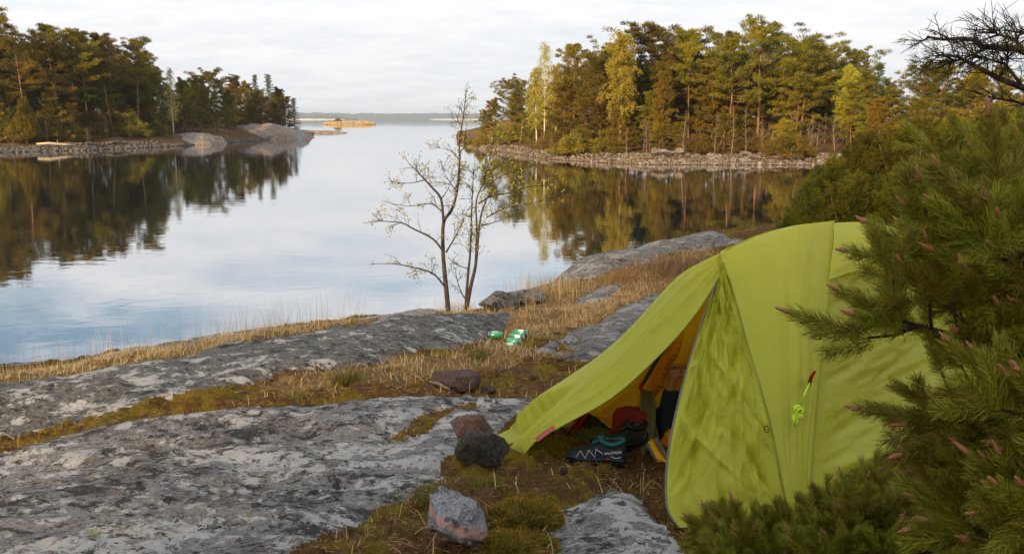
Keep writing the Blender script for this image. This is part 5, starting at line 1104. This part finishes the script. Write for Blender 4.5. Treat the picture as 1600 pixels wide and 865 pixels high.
ax = Vector((0.78, 0.6, 0)).normalized(); elb = P(1038, 692, 4.36); wri = P(1048, 600, 4.36); hnd = P(1052, 583, 4.36); head = P(1098, 570, 4.50); sh = Vector((elb.x + 0.26, elb.y + 0.12, 2.02)); ch = sh + ax * 0.12 + Vector((0, 0.03, -0.02)); hip = ch + ax * 0.42 + Vector((0, 0.02, -0.06)); k1 = hip + ax * 0.35 + Vector((0.02, -0.25, -0.02)); f1 = k1 + ax * 0.05 + Vector((0.30, 0.12, -0.02)); k2 = hip + ax * 0.30 + Vector((0, 0.12, -0.03)); f2 = k2 + Vector((0.25, 0.10, -0.01)); sh2 = ch + Vector((-0.06, 0.16, 0.0)); el2 = sh2 + Vector((0.1, 0.15, -0.12)); wr2 = el2 + Vector((0.05, -0.18, -0.02)); nk = sh.lerp(head, 0.42)
def rel(p): return p - po
X, Z = Vector((1, 0, 0)), Vector((0, 0, 1)); fw = Vector((0.35, -0.93, 0))
pts = [(rel(hip), 0.12), (rel(ch), 0.13), (rel(sh.lerp(ch, 0.4)), 0.09), (rel(nk), 0.05), (rel(head - Z * 0.05 - X * 0.01), 0.07), (rel(head + Z * 0.04), 0.085), (rel(head + Z * 0.09), 0.055), (rel(sh), 0.055), (rel(elb), 0.038), (rel(elb.lerp(wri, 0.45)), 0.040), (rel(wri), 0.025), (rel(hnd), (0.036, 0.026)), (rel(k1), 0.065), (rel(f1), 0.04), (rel(k2), 0.065), (rel(f2), 0.04), (rel(sh2), 0.055), (rel(el2), 0.04), (rel(wr2), 0.026), (rel(head + fw * 0.085 - Z * 0.0), 0.018)]
edges = [(0, 1), (1, 2), (2, 3), (3, 4), (4, 5), (5, 6), (2, 7), (7, 8), (8, 9), (9, 10), (10, 11), (0, 12), (12, 13), (0, 14), (14, 15), (1, 16), (16, 17), (17, 18), (5, 19)]
kn = hnd + Z * 0.022
for i, (dx, ln) in enumerate(((-0.030, 0.026), (-0.011, 0.030), (0.009, 0.029), (0.027, 0.024))):          # fingers folded over towards the head
    a = kn + Vector((dx, -0.012, 0.004)); b = a + Vector((0.010, -0.012, 0.018 + 0.2 * ln)); c = b + Vector((0.030, 0.008, -0.002)); d = c + Vector((0.016, 0.016, -0.018)); n = len(pts)
    pts += [(rel(a), 0.0095), (rel(b), 0.0095), (rel(c), 0.0088), (rel(d), 0.008)]; edges += [(11, n), (n, n + 1), (n + 1, n + 2), (n + 2, n + 3)]
n = len(pts); th = hnd + Vector((0.034, -0.022, -0.004)); pts += [(rel(th), 0.011), (rel(th + Vector((0.022, -0.006, 0.018))), 0.010), (rel(th + Vector((0.034, 0.004, 0.034))), 0.0085)]; edges += [(11, n), (n, n + 1), (n + 1, n + 2)]
skin('body', pts, edges, M['skin'], per)
cp = [(rel(hip), 0.15), (rel(ch), 0.155), (rel(sh.lerp(ch, 0.4)), 0.115), (rel(sh), 0.075), (rel(elb + Z * 0.01), 0.052), (rel(elb.lerp(wri, 0.5)), 0.050), (rel(wri - Z * 0.012), 0.040), (rel(k1), 0.085), (rel(f1), 0.055), (rel(k2), 0.085), (rel(f2), 0.055), (rel(sh2), 0.075), (rel(el2), 0.055), (rel(wr2), 0.04)]
skin('clothing', cp, [(0, 1), (1, 2), (2, 3), (3, 4), (4, 5), (5, 6), (0, 7), (7, 8), (0, 9), (9, 10), (1, 11), (11, 12), (12, 13)], M['navy'], per)
V, F = rock_mesh(3, (0.092, 0.10, 0.10), 0, 3, 0.06); V[:, 1] = np.where(V[:, 1] < -0.03, V[:, 1] * 0.55, V[:, 1]); obj('hair', V, F, M['hair'], per, True, loc=rel(head + Z * 0.055 + Vector((0.0, 0.03, 0))))

# ================================================================ GEAR IN THE VESTIBULE
def shoe(px, py, d, rz, label, main, lining, rim, marks=True):
    p = P(px, py, d); root = empty('shoe', (p.x, p.y, gz(p.x, p.y) + 0.012), rz); tag(root, label, 'shoe', 'pair of trail shoes')
    # x: toe at -, heel at +
    xs = np.linspace(-0.14, 0.14, 25); rows, rows_s = [], []
    def hw(x): t = (x + 0.14) / 0.28; return 0.030 + 0.020 * math.sin(min(1, t * 2.2) * 1.57) - 0.012 * math.sin(max(0, t - 0.35) / 0.65 * 3.14) if 0 < t < 1 else 0.026
    def ht(x): t = (x + 0.14) / 0.28; return float(np.interp(t, [0, 0.06, 0.15, 0.35, 0.55, 0.68, 0.80, 0.92, 1.0], [0.030, 0.046, 0.055, 0.070, 0.098, 0.100, 0.086, 0.096, 0.088]))
    for x in xs:
        w, h = hw(x), ht(x); e = 0.82 if abs(x) > 0.135 else 1
        rows.append([Vector((x, w * e * math.cos(a) * (1 - 0.32 * max(0, math.sin(a))), 0.018 + (h - 0.018) * max(0, math.sin(a)) ** 0.75)) for a in np.linspace(0, math.pi, 15)])
        rows_s.append([Vector((x * 1.03, (w + 0.005) * math.cos(a), 0.022 + (0.010 if x < -0.11 else 0.0) + 0.006 * (x > 0.09) if math.sin(a) >= -0.01 else (0.0 + 0.012 * max(0, (-x - 0.10) / 0.04)))) for a in (0, 0.001, math.pi, math.pi + 0.4, -0.4, 0)])
    MB().loft(rows).build('upper', main, root)
    so = MB().loft(rows_s).build('sole', M['black'], root, False); mb = MB()
    for k in range(12):
        x = -0.125 + k * 0.0225
        for s in (-1, 1): mb.tube([(x, s * hw(x) * 0.8, 0.012), (x, s * (hw(x) + 0.002), -0.010)], [0.009, 0.006], 5)
    mb.build('tread', M['black'], so, False)
    MB().tube([(x * 1.02, -(hw(x) + 0.005), 0.019 + (0.008 if x < -0.1 else 0)) for x in xs], 0.0035, 5).build('sole_rim', rim, so)
    col_ = [(0.035, 0.026, 0.099), (0.075, 0.031, 0.090), (0.115, 0.024, 0.098), (0.134, 0.0, 0.104), (0.115, -0.024, 0.098), (0.075, -0.031, 0.088), (0.035, -0.026, 0.099), (0.015, 0, 0.112), (0.035, 0.026, 0.099)]
    co = MB().tube(curve(col_, 40), 0.011, 8).build('collar', lining, root)
    MB().loft([[Vector((0.03 + 0.1 * (i / 8), -0.024 * math.sin(i / 8 * 3.14), 0.100)) for i in range(9)], [Vector((0.03 + 0.1 * (i / 8), 0.024 * math.sin(i / 8 * 3.14), 0.100)) for i in range(9)]]).build('opening_shade', M['black'], root)  # flat black sheet on the closed upper, painting the shade inside the shoe
    tg = MB().loft([[Vector((-0.02, y, 0.088)), Vector((0.015, y, 0.108)), Vector((0.03, y, 0.128))] for y in (-0.02, 0, 0.02)]).build('tongue', lining, root); tg.modifiers.new('thick', 'SOLIDIFY').thickness = 0.008
    mb = MB()
    for k in range(5): x = -0.055 + k * 0.017; mb.tube([(x, -0.028, ht(x) - 0.012), (x + 0.004, 0, ht(x) + 0.004), (x, 0.028, ht(x) - 0.012)], 0.0025, 5)
    mb.build('laces', M['black'], root)
    if marks:
        def sp(x, f): w, h = hw(x), ht(x); a = math.asin(min(1, max(0, ((f * h - 0.018) / (h - 0.018)))) ** (1 / 0.75)) if f * h > 0.018 else 0; return Vector((x, -w * math.cos(a) * (1 - 0.32 * math.sin(a)) - 0.003, f * h))
        MB().tube([sp(-0.095, 0.44), sp(-0.075, 0.86), sp(-0.050, 0.34), sp(-0.035, 0.80), sp(-0.005, 0.33), sp(0.0, 0.72), sp(0.032, 0.46)], 0.0022, 5).build('side_stripe', M['white'], root)
        MB().tube([sp(0.07, 0.38), sp(0.09, 0.31), sp(0.12, 0.35)], 0.0018, 5).build('heel_stripe', M['white'], root)
        MB().tube([sp(0.048, 0.23), sp(0.066, 0.23)], 0.005, 6).build('sole_dot', M['red'], root)
        cu = bpy.data.curves.new('lettering', 'FONT'); cu.body = 'SALOMON'; cu.size = 0.017; cu.extrude = 0.0008; cu.shear = 0.25; to = bpy.data.objects.new('lettering', cu); col.objects.link(to)
        dg = bpy.context.evaluated_depsgraph_get(); me = bpy.data.meshes.new_from_object(to.evaluated_get(dg)); bpy.data.objects.remove(to); me.materials.clear(); me.materials.append(M['white'])
        t_ = link('lettering', me, root, loc=(0.040, sp(0.075, 0.47).y - 0.006, 0.043), rot=(rad(84), rad(-8), 0))
    return root
M['shoe'] = simple('shoe_mesh', (0.010, 0.016, 0.030), 0.6, 0.5, 90, 0.2); M['teal'] = simple('teal_lining', (0.012, 0.10, 0.12), 0.7); M['rim_blue'] = simple('blue_rim', (0.01, 0.05, 0.09), 0.5)
shoe(931, 722, 4.06, rad(-6), 'dark blue trail shoe with white zigzag lines just inside the tent door', M['shoe'], M['teal'], M['rim_blue'])
shoe(972, 706, 4.24, rad(24), 'black trail shoe standing behind the blue one', M['black'], M['black'], M['black'], False)
# red printed bag
p = P(985, 703, 4.34); V, F = rock_mesh(5, (0.10, 0.07, 0.10), 4, 3, 0.06); V[:, 2] = np.sign(V[:, 2]) * np.abs(V[:, 2] / 0.1) ** 0.6 * 0.1 + 0.1
rb = empty('bag', (p.x, p.y, gz(p.x, p.y))); tag(rb, 'red printed bag behind the shoes in the tent porch', 'bag'); obj('pouch', V, F, M['bag_red'], rb, True)
mb = MB()
for k, (z, x0, x1) in enumerate(((0.115, -0.045, 0.03), (0.085, -0.03, 0.04), (0.060, -0.02, 0.04))): mb.tube([(x0 + (x1 - x0) * i / 14, -0.072, z + 0.004 * math.sin(i * 1.9 + k) + 0.012 * i / 14) for i in range(15)], 0.0016, 4)
mb.build('printed_marks', M['white'], rb); MB().lathe([(0.0, 0), (0.011, 0), (0.011, 0.002), (0.0, 0.002)], 12, Matrix.Translation((0.045, -0.066, 0.098)) @ Matrix.Rotation(rad(90), 4, 'X')).build('round_sticker', M['teal'], rb)
# dark rucksack with red straps
p = P(955, 668, 4.62); V, F = rock_mesh(8, (0.24, 0.13, 0.13), 5, 3, 0.10); V[:, 2] += 0.10
bp = empty('rucksack', (p.x, p.y, gz(p.x, p.y))); tag(bp, 'dark olive rucksack lying in the shade of the tent porch', 'rucksack'); obj('pack_body', V, F, M['olive_bag'], bp, True)
for k in range(2): MB().tube([(-0.20 - 0.05 * k, -0.12, 0.0), (-0.18 - 0.03 * k, -0.13, 0.06), (-0.13 - 0.03 * k, -0.11, 0.12), (-0.06, -0.10, 0.16)], 0.008, 6).build('strap', M['red'], bp)
p = P(930, 690, 4.35); V, F = rock_mesh(21, (0.10, 0.06, 0.035), 3, 3, 0.12); V[:, 2] += 0.03
tag(obj('stuff_sack', V, F, M['olive_bag'], smooth=True, loc=(p.x, p.y, gz(p.x, p.y))), 'crumpled olive sack lying behind the blue trail shoe', 'sack')
# sleeping mat edge and orange cloth
mat_ = empty('sleeping_mat', P(1030, 720, 4.12)); tag(mat_, 'yellow and grey sleeping mat sticking out of the inner tent', 'sleeping mat'); mo = mat_.location
yl = sheet(pl((1012, 690, 4.20), (1026, 715, 4.14), (1044, 736, 4.08), (1075, 745, 4.05)), pl((1022, 684, 4.24), (1036, 706, 4.18), (1052, 722, 4.12), (1080, 728, 4.10)), 30, 8, 0.01, 0.004, 3); mb = MB().loft(yl); obj('top_fabric', [Vector(v) - mo for v in mb.V], mb.F, M['yellow'], mat_, True)
for off in ((-4, 4), (8, -6)):
    e = curve(pl((1016 + off[0], 690 + off[1], 4.20), (1030 + off[0], 712 + off[1], 4.15), (1048 + off[0], 732 + off[1], 4.09), (1078 + off[0], 740 + off[1], 4.06)), 24); mb = MB().tube(e, 0.012, 8); obj('edge_tube', [Vector(v) - mo for v in mb.V], mb.F, M['grey_fab'], mat_, True)
p = P(1060, 690, 4.30); V, F = rock_mesh(27, (0.08, 0.06, 0.075), 3, 3, 0.2); tag(obj('jacket', V, F, M['orange_fab'], smooth=True, loc=(p.x, p.y, p.z)), 'bundled orange cloth beside the forearm in the tent', 'cloth')
p = P(1034, 708, 4.32); V, F = rock_mesh(28, (0.06, 0.05, 0.085), 3, 3, 0.12); tag(obj('sleeping_bag', V, F, M['navy'], smooth=True, loc=p), 'dark blue bundle between the grey mesh and the orange cloth', 'bundle')
p = P(1322, 812, 3.0); V, F = rock_mesh(29, (0.07, 0.05, 0.035), 3, 3, 0.25); tag(obj('stuff_sack', V, F, M['red'], smooth=True, loc=(p.x, p.y, p.z)), 'bit of red fabric hidden in the low pine shrub', 'fabric')

# ================================================================ LOOSE STONES AND CANS
M['granite_pink'] = rock_mat('pink_granite', 0.6, 0.3, 0.95, ((0.16, 0.08, 0.06), (0.36, 0.20, 0.15)), 5, (0.42, 0.27, 0.22), stretch=1.0)
M['stone_black'] = rock_mat('dark_stone', 0.1, 0.5, 0.95, ((0.045, 0.042, 0.034), (0.11, 0.10, 0.078)), 3, (0.18, 0.16, 0.12), stretch=1.0)
M['stone_purple'] = rock_mat('purple_brown_stone', 0.2, 0.3, 0.95, ((0.07, 0.046, 0.044), (0.14, 0.098, 0.094)), 2, (0.17, 0.13, 0.13), stretch=1.0)
M['stone_tan'] = rock_mat('tan_stone', 0.6, 0.25, 0.95, ((0.20, 0.15, 0.11), (0.34, 0.27, 0.20)), 3, (0.4, 0.35, 0.3), stretch=1.0)
M['moss_lump'] = simple('orange_moss', (0.17, 0.085, 0.008), 0.95, 0.6, 60, 0.9); M['moss_dark'] = simple('dark_moss', (0.075, 0.065, 0.008), 0.95, 0.7, 50, 0.9)
def striped():
    m, nt = new_mat('striped_gneiss'); v = pos(nt, obj_space=True); f = noi(nt, v, 90, 5.0, 0.7); g = noi(nt, v, 14, 6.0, 0.65, 0.5); sx = N(nt, 'ShaderNodeSeparateXYZ', {0: v})
    c = mixc(nt, ramp(nt, f, [(0.35, 0.0), (0.65, 1.0)]), (0.10, 0.105, 0.115), (0.34, 0.345, 0.36)); c = mixc(nt, ramp(nt, g, [(0.52, 0.0), (0.58, 0.9)]), c, (0.05, 0.05, 0.055))
    h = mth(nt, 'ADD', mth(nt, 'ADD', sx.outputs[2], mth(nt, 'MULTIPLY', sx.outputs[0], 0.45)), mth(nt, 'MULTIPLY', mth(nt, 'SUBTRACT', g, 0.5), 0.09))
    band = ramp(nt, mth(nt, 'ABSOLUTE', mth(nt, 'SUBTRACT', h, 0.135)), [(0.006, 1.0), (0.022, 0.0)])
    c = mixc(nt, band, c, mixc(nt, f, (0.26, 0.11, 0.085), (0.60, 0.38, 0.31)))
    out(nt, pbsdf(nt, c, 0.75, bump(nt, mth(nt, 'ADD', f, g), 0.7, 0.015), 0.3)); return m
M['striped'] = striped()
boulder('stone', 705, 878, 3.08, (0.122, 0.11, 0.145), 'striped', 'grey stone with a pink granite stripe at the bottom edge', 217, 0.3, 0.22, 13, rough=0.10, sub=4, taper=0.30)
boulder('stone', 738, 716, 4.16, (0.125, 0.085, 0.10), 'granite_pink', 'pinkish granite stone holding down the tent flap', 52, -0.2, 0.10, 12, rough=0.03)
boulder('stone', 756, 733, 3.98, (0.125, 0.085, 0.095), 'stone_black', 'dark rounded stone holding down the tent flap', 93, 0.15, 0.30, 5, rough=0.10, sub=4)
boulder('stone', 708, 610, 5.55, (0.19, 0.12, 0.10), 'stone_purple', 'purple brown angular rock lying in the dry moss', 71, -0.25, 0.42, 16, rough=0.02)
boulder('stone', 763, 614, 5.5, (0.055, 0.04, 0.035), 'stone_black', 'small dark stone right of the purple brown rock', 55, 0.3, 0.2, 8)
boulder('stone', 876, 573, 6.35, (0.09, 0.06, 0.035), 'stone_tan', 'flat pale stone at the edge of the weathered slab', 56, 0.1, 0.2, 8)
boulder('boulder', 776, 497, 9.7, (0.26, 0.22, 0.13), 'rockD', 'grey boulder right of the saplings', 57, 0.2, 0.15, 8, rough=0.08)
boulder('boulder', 822, 490, 9.9, (0.26, 0.2, 0.10), 'rockD', 'rounded grey boulder at the left end of the shore slab', 58, 0.2, 0.2, 8, rough=0.08)
def moss_cushion(px, py, size, mat, label, seed, n):
    g = on_ground([(px, py)])[0]; r = empty('moss_cushion', (g[0], g[1], gz(*g) - 0.25 * size[2])); tag(r, label, 'moss'); rs_ = np.random.RandomState(seed)
    V, F = rock_mesh(seed, size, 1, 4, 0.16); lump = 1 + 0.22 * np.abs(fbm(V[:, 0] * 22, V[:, 1] * 22, V[:, 2] * 22, seed, 3)); V = V * lump[:, None]; V[:, 2] = np.maximum(V[:, 2], -0.3 * size[2]); obj('cushion', V, F, M[mat], r, True)
    up = V[V[:, 2] > 0.1 * size[2]]; q = up[rs_.randint(0, len(up), n)] + rs_.normal(size=(n, 3)) * 0.004
    V, F = tris_from(q, unit(unit(q / np.array(size)) + rs_.normal(size=(n, 3)) * 0.4), rs_.uniform(0.008, 0.018, n), 0.005, rs_); tag(obj('moss_tips', V, F, M['litter'] if mat == 'moss_lump' else M['mossb'], r), kind='stuff')
moss_cushion(757, 592, (0.10, 0.09, 0.06), 'moss_lump', 'orange brown moss cushion behind the purple brown rock', 59, 1200)
moss_cushion(882, 556, (0.16, 0.09, 0.04), 'moss_dark', 'dark moss cushion on the near end of the weathered slab', 60, 1500)
moss_cushion(820, 815, (0.15, 0.10, 0.07), 'moss_dark', 'thick moss cushion right of the striped stone', 61, 5000)
moss_cushion(800, 850, (0.17, 0.10, 0.06), 'moss_dark', 'thick moss cushion at the bottom edge right of the striped stone', 62, 5000)
for i, (px, py, lab) in enumerate(((806, 607, 'dark pine cone below the weathered slab'), (833, 595, 'dark pine cone nearest the tent flap silhouette'), (881, 752, 'grey pine cone in the moss in front of the shoe'), (833, 838, 'dark pine cone on the thick moss cushion'))):
    p = on_ground([(px, py)])[0]; mb = MB(); mb.lathe([(0.004, -0.022), (0.014, -0.015), (0.018, -0.004), (0.015, 0.008), (0.009, 0.018), (0.003, 0.024)], 9); o = mb.build('pine_cone', M['dark_bark'], loc=(p[0], p[1], gz(*p) + 0.014), rot=(1.4, 0, i * 1.3), smooth=False); tag(o, lab, 'pine cone', 'fallen pine cones')
for i, (a, b, lab) in enumerate((((643, 590), (664, 603), 'short grey stick left of the purple brown rock'), ((505, 780 - 20), (520, 735), 'thin dry stalk leaning over the foreground rock'), ((672, 600), (700, 612), 'weathered stick in front of the purple brown rock'))):
    qa, qb = on_ground([a])[0], on_ground([b])[0]; A, B = Vector((*qa, gz(*qa) + 0.015)), Vector((*qb, gz(*qb) + 0.02)); mb = MB().tube([A, A.lerp(B, 0.5) + Vector((0, 0, 0.01)), B], [0.012, 0.010, 0.007] if i != 1 else 0.003, 6); tag(mb.build('stick', M['grey_bark']), lab, 'stick')
def can_mat():
    m, nt = new_mat('green_can'); v = pos(nt, obj_space=True); s = N(nt, 'ShaderNodeSeparateXYZ', {0: v}); n = noi(nt, v, 22, 3.0)
    r = N(nt, 'ShaderNodeObjectInfo').outputs['Random']
    an = N(nt, 'ShaderNodeMath', {0: s.outputs[1], 1: s.outputs[0]}, operation='ARCTAN2').outputs[0]
    c = mixc(nt, r, (0.03, 0.30, 0.11), (0.10, 0.42, 0.26))
    zf = ramp(nt, mth(nt, 'ABSOLUTE', mth(nt, 'SUBTRACT', s.outputs[2], 0.085)), [(0.030, 1.0), (0.034, 0.0)])
    lab = mth(nt, 'MULTIPLY', zf, ramp(nt, mth(nt, 'ABSOLUTE', an), [(0.5, 1.0), (0.53, 0.0)]))
    c = mixc(nt, lab, c, (0.75, 0.78, 0.76)); c = mixc(nt, ramp(nt, mth(nt, 'ABSOLUTE', mth(nt, 'SUBTRACT', s.outputs[2], 0.14)), [(0.004, 1.0), (0.005, 0.0)]), c, (0.02, 0.03, 0.16))
    out(nt, pbsdf(nt, c, 0.28, None, 0.6, Metallic=0.35)); return m
M['can'] = can_mat(); M['alu'] = simple('aluminium', (0.55, 0.55, 0.55), 0.3, 0.05, metallic=0.9)
mb = MB().lathe([(0.026, 0), (0.033, 0.006), (0.033, 0.148), (0.0275, 0.158)], 24); CANB = meshdata('can_body', mb.V, mb.F, M['can'], True)
mb = MB().lathe([(0.0275, 0.158), (0.0285, 0.160), (0.0285, 0.164), (0.025, 0.164), (0.0245, 0.160)], 24); CANL = meshdata('can_lid', mb.V, mb.F, M['alu'], True)
mb = MB().lathe([(0.020, 0.004), (0.024, -0.002), (0.0262, 0.0005)], 24); CANU = meshdata('can_base', mb.V, mb.F, M['alu'], True)
mb = MB().lathe([(0.0, 0.1615), (0.009, 0.1615), (0.009, 0.163), (0.0, 0.163)], 10); CANT = meshdata('pull_tab', mb.V, mb.F, M['alu'], True)
for i, (px, py, d, yaw, roll, lab) in enumerate(((797, 541, 7.24, rad(100), 2.2, 'green drink can lying in front of the others'), (803, 540, 7.31, rad(101), 0.9, 'green drink can second from the front of the pile'), (809, 538, 7.38, rad(103), 2.9, 'green drink can third from the front of the pile'), (814, 536, 7.45, rad(103), 2.0, 'green drink can at the back of the pile'), (774, 537, 7.38, rad(-82), 1.6, 'bright green drink can lying apart at the left'))):
    p = P(px, py, d); r = empty('drink_can', (p.x, p.y, gz(p.x, p.y) + 0.04)); q = Vector((math.sin(yaw), math.cos(yaw), 0.0)); r.rotation_mode = 'QUATERNION'
    r.rotation_quaternion = q.to_track_quat('Z', 'Y') @ Matrix.Rotation(roll, 3, 'Z').to_quaternion(); r.location = r.location - q * 0.06 + Vector((0, 0, -0.010)); r.scale = (0.9, 0.9, 0.72)
    tag(r, lab, 'can', 'drink cans'); link('can_body', CANB, r); lid = link('can_lid', CANL, r); link('pull_tab', CANT, lid); link('can_base', CANU, r)
# ================================================================ HAZE
hz, nt = new_mat('haze_air')
vol = N(nt, 'ShaderNodeVolumePrincipled', {'Color': (0.70, 0.83, 1.0, 1), 'Density': 0.00014, 'Anisotropy': 0.2})
nt.links.new(vol.outputs[0], N(nt, 'ShaderNodeOutputMaterial').inputs['Volume'])
hx0, hx1, hy0, hy1, hz0, hz1 = -9700, 9700, -70, 6800, -4.5, 62
hv = [(x, y, z) for z in (hz0, hz1) for y in (hy0, hy1) for x in (hx0, hx1)]
o = obj('haze', hv, [(0, 2, 3, 1), (4, 5, 7, 6), (0, 1, 5, 4), (2, 6, 7, 3), (0, 4, 6, 2), (1, 3, 7, 5)], hz)
tag(o, 'thin bluish haze over the bay', 'haze', kind='stuff')
